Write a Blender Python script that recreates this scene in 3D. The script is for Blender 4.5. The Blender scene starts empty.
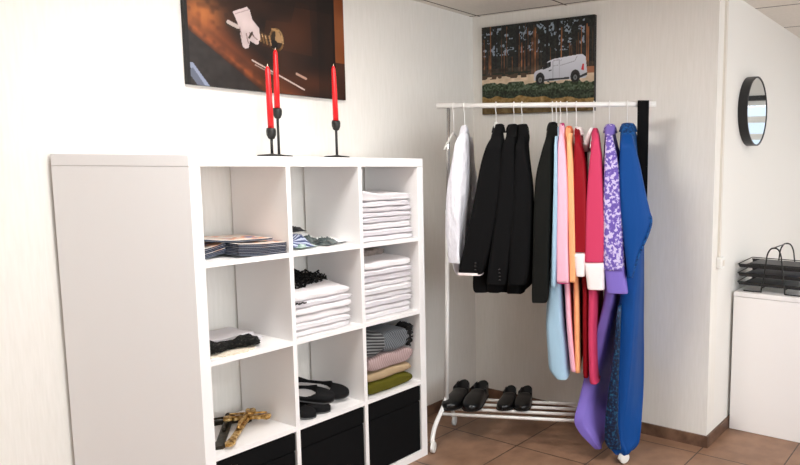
import bpy, bmesh, math, random
import numpy as np
from mathutils import Vector, Matrix
PI = math.pi
C = bpy.context.scene.collection
scn = bpy.context.scene
random.seed(7)
LAMP, DAY1, DAY2, EXPO = 19., 80., .55, 0.46

# ------------------------------------------------------------------ camera numbers
CAM_F, CAM_YAW, CAM_PITCH, CAM_ROLL = 686.6113, 1.030202, -0.116057, 0.008351
CAM_LOC = (-1.3239, -2.7216, 1.4507)
CAM_PX, CAM_PY = 577.918, 244.103
XC, YW, YK, H = 1.9453, -0.020, -1.5425, 2.307      # back wall, left wall, right wall, ceiling
XE, YN, XS = 4.3, -4.6, -3.4                         # end wall, near wall, side wall

# ------------------------------------------------------------------ colour + materials
def lin(c):
    return tuple(((v/255.)/12.92 if v/255. <= .04045 else (((v/255.)+.055)/1.055)**2.4) for v in c)
def rgba(c): return (*lin(c), 1)
def base_mat(name, rough=.6, metal=0., spec=.5, sheen=0.):
    m = bpy.data.materials.new(name); m.use_nodes = True
    nt = m.node_tree; b = nt.nodes['Principled BSDF']
    b.inputs['Roughness'].default_value = rough; b.inputs['Metallic'].default_value = metal
    b.inputs['Specular IOR Level'].default_value = spec
    if sheen: b.inputs['Sheen Weight'].default_value = sheen
    return m, nt, b
def add_bump(nt, b, scale=(200, 200, 200), strength=.15, dist=.002, detail=3):
    tc = nt.nodes.new('ShaderNodeTexCoord'); mp = nt.nodes.new('ShaderNodeMapping')
    mp.inputs['Scale'].default_value = scale
    n = nt.nodes.new('ShaderNodeTexNoise'); n.inputs['Scale'].default_value = 1; n.inputs['Detail'].default_value = detail
    bp = nt.nodes.new('ShaderNodeBump'); bp.inputs['Strength'].default_value = strength; bp.inputs['Distance'].default_value = dist
    nt.links.new(tc.outputs['Object'], mp.inputs[0]); nt.links.new(mp.outputs[0], n.inputs['Vector'])
    nt.links.new(n.outputs[0], bp.inputs['Height']); nt.links.new(bp.outputs[0], b.inputs['Normal'])
    return n
def mat(name, c, rough=.6, metal=0., spec=.5, bump=None, strength=.15, dist=.002, var=0., sheen=0.):
    m, nt, b = base_mat(name, rough, metal, spec, sheen)
    b.inputs['Base Color'].default_value = rgba(c)
    if bump: add_bump(nt, b, bump, strength, dist)
    if var:
        tc = nt.nodes.new('ShaderNodeTexCoord'); n = nt.nodes.new('ShaderNodeTexNoise'); n.inputs['Scale'].default_value = 14
        r = nt.nodes.new('ShaderNodeValToRGB')
        r.color_ramp.elements[0].color = rgba(tuple(max(0, v*(1-var)) for v in c)); r.color_ramp.elements[1].color = rgba(tuple(min(255, v*(1+var)) for v in c))
        r.color_ramp.elements[0].position = .3; r.color_ramp.elements[1].position = .7
        nt.links.new(tc.outputs['Object'], n.inputs['Vector']); nt.links.new(n.outputs[0], r.inputs[0]); nt.links.new(r.outputs[0], b.inputs['Base Color'])
    return m
def stripes(name, c1, c2, scale, vec=(1, 0, 0), rough=.9, soft=.5, third=None):
    m, nt, b = base_mat(name, rough, 0, .2, .1)
    tc = nt.nodes.new('ShaderNodeTexCoord'); d = nt.nodes.new('ShaderNodeVectorMath'); d.operation = 'DOT_PRODUCT'; d.inputs[1].default_value = vec
    mu = nt.nodes.new('ShaderNodeMath'); mu.operation = 'MULTIPLY'; mu.inputs[1].default_value = scale
    fr = nt.nodes.new('ShaderNodeMath'); fr.operation = 'FRACT'
    r = nt.nodes.new('ShaderNodeValToRGB'); e = r.color_ramp.elements
    e[0].color = rgba(c1); e[0].position = 0; e[1].color = rgba(c2); e[1].position = soft
    k = e.new(min(.98, soft+.25)); k.color = rgba(third or c1)
    nt.links.new(tc.outputs['Object'], d.inputs[0]); nt.links.new(d.outputs['Value'], mu.inputs[0]); nt.links.new(mu.outputs[0], fr.inputs[0])
    nt.links.new(fr.outputs[0], r.inputs[0]); nt.links.new(r.outputs[0], b.inputs['Base Color'])
    add_bump(nt, b, (300, 300, 300), .25, .002)
    return m
def blotch(name, cols, scale, kind='noise', rough=.7, spec=.4, bump=.3, metal=0., detail=6, pos=None, dist=.003):
    m, nt, b = base_mat(name, rough, metal, spec)
    tc = nt.nodes.new('ShaderNodeTexCoord')
    if kind == 'noise':
        n = nt.nodes.new('ShaderNodeTexNoise'); n.inputs['Scale'].default_value = scale; n.inputs['Detail'].default_value = detail; out = n.outputs[0]
    else:
        n = nt.nodes.new('ShaderNodeTexVoronoi'); n.inputs['Scale'].default_value = scale; out = n.outputs['Distance' if kind == 'vor' else 'Color']
    r = nt.nodes.new('ShaderNodeValToRGB'); r.color_ramp.interpolation = 'LINEAR'
    els = r.color_ramp.elements
    ps = pos or [.35+.3*i/(len(cols)-1) for i in range(len(cols))]
    while len(els) < len(cols): els.new(.5)
    for i, c in enumerate(cols): els[i].position = ps[i]; els[i].color = rgba(c)
    nt.links.new(tc.outputs['Object'], n.inputs['Vector']); nt.links.new(out, r.inputs[0]); nt.links.new(r.outputs[0], b.inputs['Base Color'])
    if bump:
        bp = nt.nodes.new('ShaderNodeBump'); bp.inputs['Strength'].default_value = bump; bp.inputs['Distance'].default_value = dist
        nt.links.new(out, bp.inputs['Height']); nt.links.new(bp.outputs[0], b.inputs['Normal'])
    return m
def wallpaper():
    m, nt, b = base_mat('ribbed_wallpaper', .75, 0, .25)
    tc = nt.nodes.new('ShaderNodeTexCoord'); mp = nt.nodes.new('ShaderNodeMapping'); mp.inputs['Scale'].default_value = (95, 95, 9)
    n = nt.nodes.new('ShaderNodeTexNoise'); n.inputs['Scale'].default_value = 1; n.inputs['Detail'].default_value = 3
    nt.links.new(tc.outputs['Object'], mp.inputs[0]); nt.links.new(mp.outputs[0], n.inputs['Vector'])
    r = nt.nodes.new('ShaderNodeValToRGB'); r.color_ramp.elements[0].position = .3; r.color_ramp.elements[1].position = .7
    r.color_ramp.elements[0].color = rgba((228, 225, 218)); r.color_ramp.elements[1].color = rgba((233, 230, 224))
    bp = nt.nodes.new('ShaderNodeBump'); bp.inputs['Strength'].default_value = .22; bp.inputs['Distance'].default_value = .004
    nt.links.new(n.outputs[0], r.inputs[0]); nt.links.new(r.outputs[0], b.inputs['Base Color'])
    nt.links.new(n.outputs[0], bp.inputs['Height']); nt.links.new(bp.outputs[0], b.inputs['Normal'])
    return m
def grid_lines(name, x0, y0, sx, sy, w, cols, gcol, rough, spec, noise):
    """tiles with joints at x = x0 + k*sx and y = y0 + k*sy (metres)"""
    m, nt, b = base_mat(name, rough, 0, spec)
    L = nt.links.new
    tc = nt.nodes.new('ShaderNodeTexCoord'); sep = nt.nodes.new('ShaderNodeSeparateXYZ'); L(tc.outputs['Object'], sep.inputs[0])
    def mth(op, a, v=None, c=None):
        q = nt.nodes.new('ShaderNodeMath'); q.operation = op
        L(a, q.inputs[0])
        if v is not None:
            if isinstance(v, (int, float)): q.inputs[1].default_value = v
            else: L(v, q.inputs[1])
        return q.outputs[0]
    ds = []
    for o, s0, s in ((sep.outputs[0], x0, sx), (sep.outputs[1], y0, sy)):
        a = mth('ADD', o, -s0 + s*50 + s/2); a = mth('MODULO', a, s); a = mth('ADD', a, -s/2); ds.append(mth('ABSOLUTE', a))
    d = mth('MINIMUM', ds[0], ds[1]); g = mth('LESS_THAN', d, w/2)
    n = nt.nodes.new('ShaderNodeTexNoise'); n.inputs['Scale'].default_value = noise; n.inputs['Detail'].default_value = 8; L(tc.outputs['Object'], n.inputs['Vector'])
    r = nt.nodes.new('ShaderNodeValToRGB'); r.color_ramp.elements[0].position = .3; r.color_ramp.elements[1].position = .7
    r.color_ramp.elements[0].color = rgba(cols[0]); r.color_ramp.elements[1].color = rgba(cols[1]); L(n.outputs[0], r.inputs[0])
    mx = nt.nodes.new('ShaderNodeMix'); mx.data_type = 'RGBA'; L(g, mx.inputs[0]); L(r.outputs[0], mx.inputs[6]); mx.inputs[7].default_value = rgba(gcol)
    L(mx.outputs[2], b.inputs['Base Color'])
    inv = mth('SUBTRACT', g, 1.0); inv = mth('MULTIPLY', inv, -1.0)
    bp = nt.nodes.new('ShaderNodeBump'); bp.inputs['Strength'].default_value = .6; bp.inputs['Distance'].default_value = .002
    L(inv, bp.inputs['Height']); L(bp.outputs[0], b.inputs['Normal'])
    return m
def print_mat(name):
    m, nt, b = base_mat(name, .5, 0, .3)
    a = nt.nodes.new('ShaderNodeAttribute'); a.attribute_name = 'print'; nt.links.new(a.outputs['Color'], b.inputs['Base Color'])
    return m
def emit(name, c, s):
    m = bpy.data.materials.new(name); m.use_nodes = True; nt = m.node_tree; nt.nodes.clear()
    e = nt.nodes.new('ShaderNodeEmission'); e.inputs[0].default_value = (*c, 1); e.inputs[1].default_value = s
    o = nt.nodes.new('ShaderNodeOutputMaterial'); nt.links.new(e.outputs[0], o.inputs[0]); return m
def pane_mat():
    m = bpy.data.materials.new('window_glass'); m.use_nodes = True; nt = m.node_tree; nt.nodes.clear()
    t = nt.nodes.new('ShaderNodeBsdfTransparent'); g = nt.nodes.new('ShaderNodeBsdfGlossy'); g.inputs['Roughness'].default_value = .02
    x = nt.nodes.new('ShaderNodeMixShader'); x.inputs[0].default_value = .06
    o = nt.nodes.new('ShaderNodeOutputMaterial'); nt.links.new(t.outputs[0], x.inputs[1]); nt.links.new(g.outputs[0], x.inputs[2]); nt.links.new(x.outputs[0], o.inputs[0])
    return m

M = dict(
  wall=wallpaper(), paint=mat('wall_paint', (231, 229, 224), .8, 0, .2, (60, 60, 60), .08),
  ceil=grid_lines('ceiling_tiles', 1.915, -.075, .6, .6, .012, ((226, 221, 213), (232, 227, 219)), (92, 84, 76), .9, .1, 60),
  floor=grid_lines('brown_floor_tiles', 1.44, -.703, .4125, .4133, .006, ((126, 95, 74), (154, 119, 95)), (62, 48, 40), .42, .4, 9),
  skirt=blotch('skirting_tile', [(88, 64, 50), (128, 98, 78)], 12, rough=.5, bump=.1),
  lam=mat('white_laminate', (243, 241, 240), .32, 0, .45, (40, 40, 40), .02),
  whitemetal=mat('white_lacquer', (238, 237, 234), .35, 0, .5), chrome=mat('chrome', (205, 205, 205), .18, 1.),
  plastic=mat('white_plastic', (236, 236, 232), .4), blackmetal=mat('black_iron', (38, 38, 36), .45, .3, .5),
  wax=mat('red_wax', (226, 24, 30), .4, 0, .5), wick=mat('wick', (240, 220, 200), .9),
  linen=mat('white_linen', (234, 231, 232), .9, 0, .15, (220, 220, 220), .25, .002, 0, .1),
  linen2=mat('soft_white_linen', (229, 225, 228), .9, 0, .15, (180, 180, 180), .3, .002, 0, .1),
  boxfab=mat('black_box_fabric', (15, 15, 16), .95, 0, .12, (400, 400, 400), .4, .001),
  blackwool=mat('black_suit_cloth', (14, 14, 15), .9, 0, .12, (350, 350, 120), .35, .0015),
  blackwool2=mat('black_gown_cloth', (20, 21, 19), .88, 0, .15, (350, 350, 120), .3, .0015),
  button=mat('black_button', (12, 12, 13), .25),
  shirt=mat('white_shirt_cotton', (222, 222, 229), .85, 0, .2, (42, 42, 14), .9, .018, 0, .05),
  paleblue=mat('pale_blue_satin', (160, 194, 216), .5, 0, .4, (60, 60, 6), .35, .004),
  pink=mat('pale_pink_satin', (246, 184, 205), .5, 0, .4, (60, 60, 6), .3, .004),
  magenta=mat('magenta_lining', (190, 40, 110), .6), peach=mat('peach_satin', (250, 176, 124), .5, 0, .4, (60, 60, 6), .3, .004),
  orange=mat('orange_satin', (226, 112, 66), .5, 0, .4, (60, 60, 6), .3, .004),
  darkred=mat('dark_red_satin', (140, 6, 24), .6, 0, .2, (60, 60, 6), .3, .004),
  rasp=mat('raspberry_satin', (200, 60, 98), .6, 0, .22, (60, 60, 6), .3, .004),
  violet=mat('violet_satin', (124, 106, 192), .55, 0, .25, (40, 40, 5), .3, .005),
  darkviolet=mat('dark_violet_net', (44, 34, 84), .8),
  lace=blotch('violet_lace', [(104, 84, 168), (120, 100, 186), (208, 198, 226), (196, 186, 220)], 64, 'noise', .8, .3, .5, 0, 4, [.44, .50, .56, .66]),
  blue=mat('royal_blue_satin', (0, 66, 136), .6, 0, .22, (30, 30, 5), .35, .006),
  bluelace=blotch('blue_lace', [(4, 30, 66), (10, 66, 128), (20, 92, 150)], 90, 'noise', .7, .3, .5, 0, 3),
  sequin=blotch('teal_sequins', [(2, 18, 44), (4, 44, 86), (40, 110, 140)], 95, 'noise', .4, .5, .8, .2, 3, [.42, .56, .74]),
  cuff=mat('white_cuff_satin', (244, 232, 232), .6, 0, .3, (80, 80, 20), .2, .003),
  blacklace=blotch('black_lace', [(12, 12, 12), (26, 26, 24), (84, 82, 76)], 110, 'noise', .9, .2, 1, 0, 4, [.4, .58, .72], .006),
  creamlace=blotch('cream_lace', [(214, 200, 176), (240, 232, 218)], 150, 'noise', .9, .2, .6, 0, 3),
  greystripe=stripes('grey_striped_wool', (80, 84, 88), (124, 129, 134), 95, (.9, .25, .55), .95, .5),
  greycheck=stripes('grey_checked_wool', (54, 54, 56), (150, 152, 152), 70, (.2, 0, 1), .95, .35),
  pinkstripe=stripes('pink_striped_cotton', (154, 130, 128), (184, 162, 160), 80, (1, 0, -.45), .95, .55),
  beige=mat('beige_cotton', (170, 148, 118), .95, 0, .1, (200, 200, 200), .3), olive=mat('olive_cotton', (86, 82, 26), .95, 0, .1, (160, 160, 160), .35),
  fringe=mat('black_fringe', (16, 16, 16), .95),
  gold=blotch('aged_gold', [(120, 84, 36), (196, 154, 84), (236, 208, 150)], 70, 'noise', .35, .5, .4, .85, 4),
  bronze=blotch('dark_bronze', [(34, 30, 24), (66, 58, 44)], 60, 'noise', .45, .5, .3, .6, 4), copper=mat('copper_brown', (128, 88, 60), .45, .5),
  shoe=mat('black_shoe_leather', (9, 9, 10), .28, 0, .45), sole=mat('black_rubber', (20, 20, 20), .7), suede=mat('black_flat_canvas', (20, 20, 21), .85, 0, .2),
  insole=mat('pale_insole', (196, 192, 190), .8), heelin=mat('dark_shoe_lining', (40, 32, 28), .8), greysole=mat('grey_sole', (92, 92, 92), .8),
  navy=mat('magazine_cover_edge', (28, 36, 56), .4), paper=mat('magazine_pages', (150, 156, 166), .7),
  cover=blotch('magazine_cover', [(226, 216, 206), (236, 226, 214), (222, 140, 84), (110, 130, 176)], 13, 'noise', .35, .5, 0, 0, 2, [.44, .52, .6, .68]),
  poly_blue=stripes('blue_striped_packet', (52, 62, 100), (196, 206, 226), 60, (.6, .8, 0), .25, .5),
  poly_green=blotch('green_packet', [(110, 140, 130), (214, 228, 222)], 35, 'noise', .2, .6, .4), poly_dark=blotch('dark_packet', [(36, 46, 48), (96, 106, 104)], 22, 'noise', .2, .6, .4),
  poly_white=mat('clear_white_packet', (234, 234, 232), .25, 0, .5, (30, 30, 30), .5, .01), wrapper=blotch('grey_brown_wrapper', [(92, 80, 74), (150, 138, 130)], 25, 'noise', .35, .5, .5),
  mirror=mat('mirror_glass', (235, 240, 242), .02, 1.), black=mat('black_rim', (22, 22, 23), .4), mesh=blotch('black_wire_mesh', [(16, 16, 17), (52, 52, 54)], 300, 'noise', .5, .4, .6),
  folder=mat('black_folder', (26, 27, 30), .45), bluefolder=mat('dark_blue_folder', (34, 42, 66), .45), sheet=mat('grey_papers', (150, 150, 150), .7),
  print=print_mat('canvas_print'), canvasedge=mat('canvas_edge', (30, 28, 27), .7), glass=pane_mat(), trim=mat('cream_trim', (222, 216, 206), .5),
)

# ------------------------------------------------------------------ mesh helpers (all geometry in world metres)
def smooth(bm, ang=None):
    for f in bm.faces: f.smooth = True
def obj(name, bm, m, parent=None, sm=False, loc=None, bev=0., angle=None):
    me = bpy.data.meshes.new(name)
    o = bpy.data.objects.new(name, me)
    if parent is not None: off = Vector(parent['_o'])
    else: off = Vector(loc) if loc else None
    bmesh.ops.recalc_face_normals(bm, faces=bm.faces)
    if off is not None: bmesh.ops.translate(bm, verts=bm.verts, vec=-off)
    if sm: smooth(bm)
    bm.to_mesh(me); bm.free()
    for x in (m if isinstance(m, (list, tuple)) else [m]): me.materials.append(x)
    C.objects.link(o)
    if parent is not None:
        o.parent = parent
        if off is not None: o['_o'] = tuple(off)
    elif off is not None:
        o.location = off; o['_o'] = tuple(off)
    else: o['_o'] = (0, 0, 0)
    if bev:
        b = o.modifiers.new('bevel', 'BEVEL'); b.width = bev; b.segments = 2; b.limit_method = 'ANGLE'
    return o
def thing(name, loc, label, cat, group=None):
    o = bpy.data.objects.new(name, None); C.objects.link(o); o.location = loc; o['_o'] = tuple(loc); o.empty_display_size = .05
    return tag(o, label, cat, group)
def tag(o, label, cat, group=None):
    o['label'] = label; o['category'] = cat
    if group: o['group'] = group
    return o
def struct(name, bm, m, **k):
    o = obj(name, bm, m, **k); o['kind'] = 'structure'; return o
def B(): return bmesh.new()
def box(bm, x0, x1, y0, y1, z0, z1, mi=0):
    v = [bm.verts.new(p) for p in ((x0, y0, z0), (x1, y0, z0), (x1, y1, z0), (x0, y1, z0), (x0, y0, z1), (x1, y0, z1), (x1, y1, z1), (x0, y1, z1))]
    for f in ((0, 3, 2, 1), (4, 5, 6, 7), (0, 1, 5, 4), (1, 2, 6, 5), (2, 3, 7, 6), (3, 0, 4, 7)):
        bm.faces.new([v[i] for i in f]).material_index = mi
    return bm
def bx(*a): return box(B(), *a)
def prism(bm, pts, z0, z1):
    a = [bm.verts.new((x, y, z0)) for x, y in pts]; b = [bm.verts.new((x, y, z1)) for x, y in pts]
    bm.faces.new(a[::-1]); bm.faces.new(b)
    for i in range(len(pts)): bm.faces.new((a[i], a[(i+1) % len(pts)], b[(i+1) % len(pts)], b[i]))
    return bm
def loft(bm, rings, cap0=True, cap1=True, mi=0):
    R = [[bm.verts.new(p) for p in r] for r in rings]; n = len(R[0])
    for a, b in zip(R[:-1], R[1:]):
        for i in range(n): bm.faces.new((a[i], a[(i+1) % n], b[(i+1) % n], b[i])).material_index = mi
    if cap0: bm.faces.new(R[0][::-1]).material_index = mi
    if cap1: bm.faces.new(R[-1]).material_index = mi
    return bm
def tube(bm, pts, r, n=10, smoothpath=0):
    P = [Vector(p) for p in pts]
    if smoothpath: P = catmull(P, smoothpath)
    rs = r if isinstance(r, (list, tuple)) else [r]*len(P)
    if len(rs) != len(P): rs = [rs[0]+(rs[-1]-rs[0])*i/(len(P)-1) for i in range(len(P))]
    rings = []; up = None
    for i, q in enumerate(P):
        t = (P[min(i+1, len(P)-1)]-P[max(i-1, 0)]).normalized()
        if up is None:
            up = t.cross(Vector((0, 0, 1)) if abs(t.z) < .9 else Vector((1, 0, 0))).normalized()
        up = (up - t*up.dot(t)).normalized(); s = t.cross(up)
        rings.append([q + (up*math.cos(a)+s*math.sin(a))*rs[i] for a in [2*PI*k/n for k in range(n)]])
    return loft(bm, rings)
def catmull(P, k):
    out = []
    for i in range(len(P)-1):
        p0, p1, p2, p3 = P[max(i-1, 0)], P[i], P[i+1], P[min(i+2, len(P)-1)]
        for j in range(k):
            t = j/k
            out.append(.5*((2*p1)+(p2-p0)*t+(2*p0-5*p1+4*p2-p3)*t*t+(3*p1-p0-3*p2+p3)*t**3))
    out.append(P[-1]); return out
def lathe(bm, prof, cx, cy, n=24):
    rings = [[(cx+r*math.cos(2*PI*k/n), cy+r*math.sin(2*PI*k/n), z) for k in range(n)] for r, z in prof]
    return loft(bm, rings)
def xform(bm, mtx): bmesh.ops.transform(bm, matrix=mtx, verts=bm.verts); return bm
def wob(x, y, z, s):
    return math.sin(x*41+s*1.7+y*23)*.5 + math.sin(y*57+z*31+s*2.9)*.3 + math.sin((x+z)*97+s*4.1)*.2

# ------------------------------------------------------------------ room
struct('floor', bx(XS-.1, XE+.1, YN-.1, .08, -.08, 0), M['floor'])
struct('ceiling', bx(XS-.1, XE+.1, YN-.1, .08, H, H+.08), M['ceil'])
struct('wall_left', bx(XS-.1, XC+.1, YW, YW+.1, 0, H), M['wall'])
struct('wall_back', bx(XC, XC+.1, YK, YW, 0, H), M['wall'])
struct('wall_right', bx(XC+.1, XE+.1, YK, YK+.1, 0, H), M['paint'])
wb = B()
box(wb, XE, XE+.1, YN, -4.3, 0, H); box(wb, XE, XE+.1, -1.9, YK, 0, H); box(wb, XE, XE+.1, -4.3, -1.9, 0, .9); box(wb, XE, XE+.1, -4.3, -1.9, 2.0, H)
struct('wall_end', wb, M['paint'])
wb = B()
box(wb, XS-.1, XE+.1, YN-.1, YN, 0, .85); box(wb, XS-.1, XE+.1, YN-.1, YN, 2.15, H); box(wb, XS-.1, -1.9, YN-.1, YN, .85, 2.15); box(wb, 1.5, XE+.1, YN-.1, YN, .85, 2.15)
struct('wall_near', wb, M['paint'])
struct('wall_side', bx(XS-.1, XS, YN, YW, 0, H), M['paint'])
def window(i, axis, a0, a1, c, z0, z1):
    f = B()
    def bb(p0, p1, q0, q1):
        if axis == 'x': box(f, p0, p1, c-.06, c-.01, q0, q1)
        else: box(f, c+.01, c+.06, p0, p1, q0, q1)
    bb(a0, a1, z0, z0+.06); bb(a0, a1, z1-.06, z1)
    for k in range(4):
        x = a0+(a1-a0-.06)*k/3; bb(x, x+.06, z0+.06, z1-.06)
    w = struct('window_%d' % i, f, M['plastic'])
    g = bx(a0+.01, a1-.01, c-.04, c-.034, z0+.01, z1-.01) if axis == 'x' else bx(c+.034, c+.04, a0+.01, a1-.01, z0+.01, z1-.01)
    obj('window_pane', g, M['glass'], w)
    return w
window(1, 'x', -1.9, 1.5, YN, .85, 2.15)
w2 = window(2, 'y', -4.3, -1.9, XE, .9, 2.0)
obj('head_rail', bx(XE-.02, XE-.001, -4.3, -1.9, 1.975, 2.015), M['black'], w2)
for zz in (1.80, 1.66): obj('transom', bx(XE+.005, XE+.055, -4.24, -1.96, zz, zz+.05), M['plastic'], w2)
sk = .061
struct('baseboard_left', bx(1.15, XC, YW-.011, YW, 0, sk), M['skirt'])
struct('baseboard_back', bx(XC-.011, XC, YK-.011, YW-.011, 0, sk), M['skirt'])
struct('baseboard_right', bx(XC, XE, YK-.011, YK, 0, sk), M['skirt'])
# cable cover + switch on the right wall
struct('trim_1', bx(2.022, 2.045, YK-.012, YK, .985, H), M['trim'])
t = thing('cable_switch', (2.035, YK, .93), 'small white switch box at the foot of the cable cover beside the wall corner', 'switch')
obj('housing', bx(2.01, 2.058, YK-.03, YK, .925, .985), M['plastic'], t, bev=.006)
obj('rocker', bx(2.022, 2.046, YK-.035, YK-.03, .94, .97), M['trim'], t, bev=.002)

# ------------------------------------------------------------------ cube shelf
YF, YB = -.39, -.034
SH = thing('cube_shelf', (0, YF, 0), 'large white cube shelf of three columns and four rows against the left wall', 'shelf')
obj('side_panel', prism(B(), [(0, YF), (.038, YF), (.038, YB), (-.257, YB)], .0385, 1.4308), M['lam'], SH)
obj('side_panel', bx(1.079, 1.117, YF, YB, .0385, 1.4308), M['lam'], SH, bev=.001)
obj('top_board', prism(B(), [(0, YF), (1.117, YF), (1.117, YB), (-.257, YB)], 1.432, 1.47), M['lam'], SH, bev=.001)
obj('bottom_board', prism(B(), [(0, YF), (1.117, YF), (1.117, YB), (-.257, YB)], 0, .038), M['lam'], SH, bev=.001)
for k in (1, 2):
    x = .038+.353*k; obj('divider', bx(x-.018, x, YF, YB, .038, 1.432), M['lam'], SH)
for c in range(3):
    for r in range(3):
        z = 1.097-.353*r; x = .038+.353*c
        obj('shelf_board', bx(x, x+.335, YF, YB, z-.018, z), M['lam'], SH)
CX = [.038, .391, .744]; CZ = [1.097, .744, .391, .038]

# black fabric boxes in the bottom row
for c, w in enumerate(('left', 'middle', 'right')):
    x0 = CX[c]+.003; x1 = CX[c]+.332
    t = thing('storage_box', ((x0+x1)/2, YF+.17, CZ[3]), 'black fabric storage box filling the bottom cell of the %s shelf column' % w, 'box', 'black boxes in the bottom row')
    obj('body', bx(x0, x1, YF+.006, YB-.01, CZ[3], CZ[3]+.252), M['boxfab'], t, bev=.006)
    obj('upper_band', bx(x0-.001, x1+.001, YF+.003, YB-.01, CZ[3]+.2535, CZ[3]+.328), M['boxfab'], t, bev=.006)

# ------------------------------------------------------------------ folded cloths
def slab(w, d, h, layers=2, seed=0, amp=.004, round_=1., droop=0., nx=14, taper=.0, lift=None):
    """a folded cloth, centred in x, front fold at y=-d/2, bottom z=0; built from cross sections along x"""
    bm = B(); rings = []; n = 40
    for i in range(nx+1):
        s = i/nx; x = (s-.5)*w
        e = min(s, 1-s)*w; ef = min(1., .62+.38*math.sqrt(max(0, min(1, e/(h*.6+.004)))))
        ring = []
        for k in range(n):
            a = 2*PI*k/n; ca, sa = math.cos(a), math.sin(a)
            yy = (abs(ca)**.22)*(1 if ca > 0 else -1); zz = (abs(sa)**.42)*(1 if sa > 0 else -1)
            hh = h*(ef if True else 1)
            z = h*.5 + zz*.5*hh
            y = yy*d*.5*(1-taper*s)
            if abs(ca) > .35 and layers > 1:
                q = abs(math.sin(PI*layers*(z/h)))
                y *= 1-(.010*round_/d*2)*(1-q**.5)
            y += amp*1.2*wob(x, z*3, 0, seed+3*k//n)
            if z > h*.5:
                z += amp*wob(x, y, 1, seed)
                if lift: z += lift(s, yy)
            z += -droop*max(0, -yy)*0
            ring.append((x + amp*wob(y, z*4, x, seed+9)*(1 if i in (0, nx) else 0), y, z))
        rings.append(ring)
    return loft(bm, rings)
def cloth(name, x, y, z, w, d, h, m, label, cat, group=None, rot=0, tilt=0, **k):
    bm = slab(w, d, h, **k)
    xform(bm, Matrix.Translation((x, y, z)) @ Matrix.Rotation(rot, 4, 'Z') @ Matrix.Rotation(tilt, 4, 'Y'))
    o = obj(name, bm, m, None, True, (x, y, z)); tag(o, label, cat, group); return o
ordn = ['bottom', 'second from the bottom', 'third from the bottom', 'fourth from the bottom', 'fifth from the bottom', 'sixth from the bottom', 'seventh from the bottom', 'eighth from the bottom', 'ninth from the bottom', 'tenth from the bottom']
def stack(x0, x1, z, hs, where, group, yf=-.374, d=.30, seed=0, liftTop=None, rot=0):
    for i, h in enumerate(hs):
        rr = random.Random(seed*31+i)
        pos = 'topmost' if i == len(hs)-1 else ordn[i].replace(' the', '')
        w = x1-x0-rr.uniform(0, .016)
        cloth('folded_cloth', (x0+x1)/2+rr.uniform(-.004, .004), yf+d/2+rr.uniform(0, .016), z, w, d, h-.0006, M['linen'] if rr.random() < .6 else M['linen2'],
              '%s white folded cloth, %s' % (pos, where), 'folded cloth', group, rot=rot+rr.uniform(-.03, .03), layers=rr.choice((1, 2, 2)), seed=seed*5+i, amp=.0034,
              lift=liftTop if i == len(hs)-1 else None)
        z += h
    return z
# column 3, row 1 and 2; column 2, row 2
stack(.752, 1.066, CZ[0], [.025, .028, .030, .025, .023, .023, .027, .034], 'top right cell of the shelf', 'white cloths in the top right cell', seed=1,
      liftTop=lambda s, y: .022*max(0, 1-s*3.2)+.014*max(0, y)*max(0, 1-abs(s-.45)*2.2))
zt = stack(.752, 1.058, CZ[1], [.029, .027, .030, .026, .029, .027, .030, .028, .034], 'second cell down on the right', 'white cloths in the second right cell', seed=2,
      liftTop=lambda s, y: .02*s*(1+y)/2)
tag(obj('plastic_wrapper', xform(slab(.25, .16, .035, 1, 44, .007), Matrix.Translation((.90, -.14, zt+.004))), M['wrapper'], None, True, (.90, -.14, zt)), 'crumpled grey brown plastic wrapper lying behind on the second right cell stack', 'wrapper')
zs = stack(.398, .69, CZ[1], [.028, .026, .034, .030, .026], 'under the lace topped cloth, middle column', 'white cloths in the middle column', seed=3, d=.28)
top = thing('folded_cloth', (.54, -.23, zs), 'white folded cloth with a black lace ruffle, on top of the middle column stack', 'folded cloth', 'white cloths in the middle column')
obj('cloth_body', xform(slab(.275, .27, .034, 1, 12, .003, lift=lambda s, y: .050*max(0, (y+1)/2)*(1-.35*s)), Matrix.Translation((.543, -.228, zs))), M['linen'], top, True)
# ruffle of black lace: a looping ribbon
rb = B(); rr = random.Random(5)
for row in range(9):
    pts = []
    for i in range(80):
        s = i/79; x = .420+.255*s-.010*row*s; y = -.310+.080*s+.013*row+.012*math.cos(i*1.3+row*2)
        pts.append((min(.70, x+.008*math.sin(i*1.9+row)), y, zs+.040+.050*(y+.363)/.27*(1-.35*s)+.009*(row % 3)+.010*math.sin(i*1.1+row*1.7)))
    tube(rb, pts, .0036, 5)
obj('lace_ruffle', rb, M['blacklace'], top, True)
le = B()
tube(le, [(.404+.03*math.sin(i*.9)*.2+.006*i, -.373+.003*math.sin(i*1.7), zs-.003+.003*math.sin(i*2.3)) for i in range(9)], .0035, 6)
obj('lace_edge', le, M['blacklace'], top, True)
# column 1, row 2: thin white cloths, black lace, cream lace
cloth('folded_cloth', .205, -.15, CZ[1], .27, .20, .013, M['linen2'], 'thin white folded cloth, lower of two behind the black lace in the left column', 'folded cloth', seed=21, amp=.002)
cloth('folded_cloth', .195, -.14, CZ[1]+.014, .25, .17, .016, M['linen2'], 'thin white folded cloth, upper of two behind the black lace in the left column', 'folded cloth', seed=22, amp=.003)
bl = B(); rings = []
for i in range(25):
    s = i/24; x = .046+.235*s; hw = (.040+.016*math.sin(s*9))*math.sqrt(max(.02, 1-(2*max(0, s-.62)/.78)**2)); hh = (.038+.010*math.sin(s*8+1))*math.sqrt(max(.03, 1-(2*max(0, s-.62)/.78)**2))
    rings.append([(x, -.302+.01*math.sin(s*6)+math.cos(a)*hw+.004*math.sin(a*7+i), CZ[1]+.0055+max(0, hh*(.5+.5*math.sin(a))+.004*math.sin(a*5+i*1.3))) for a in [2*PI*k/28 for k in range(28)]])
loft(bl, rings)
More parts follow.
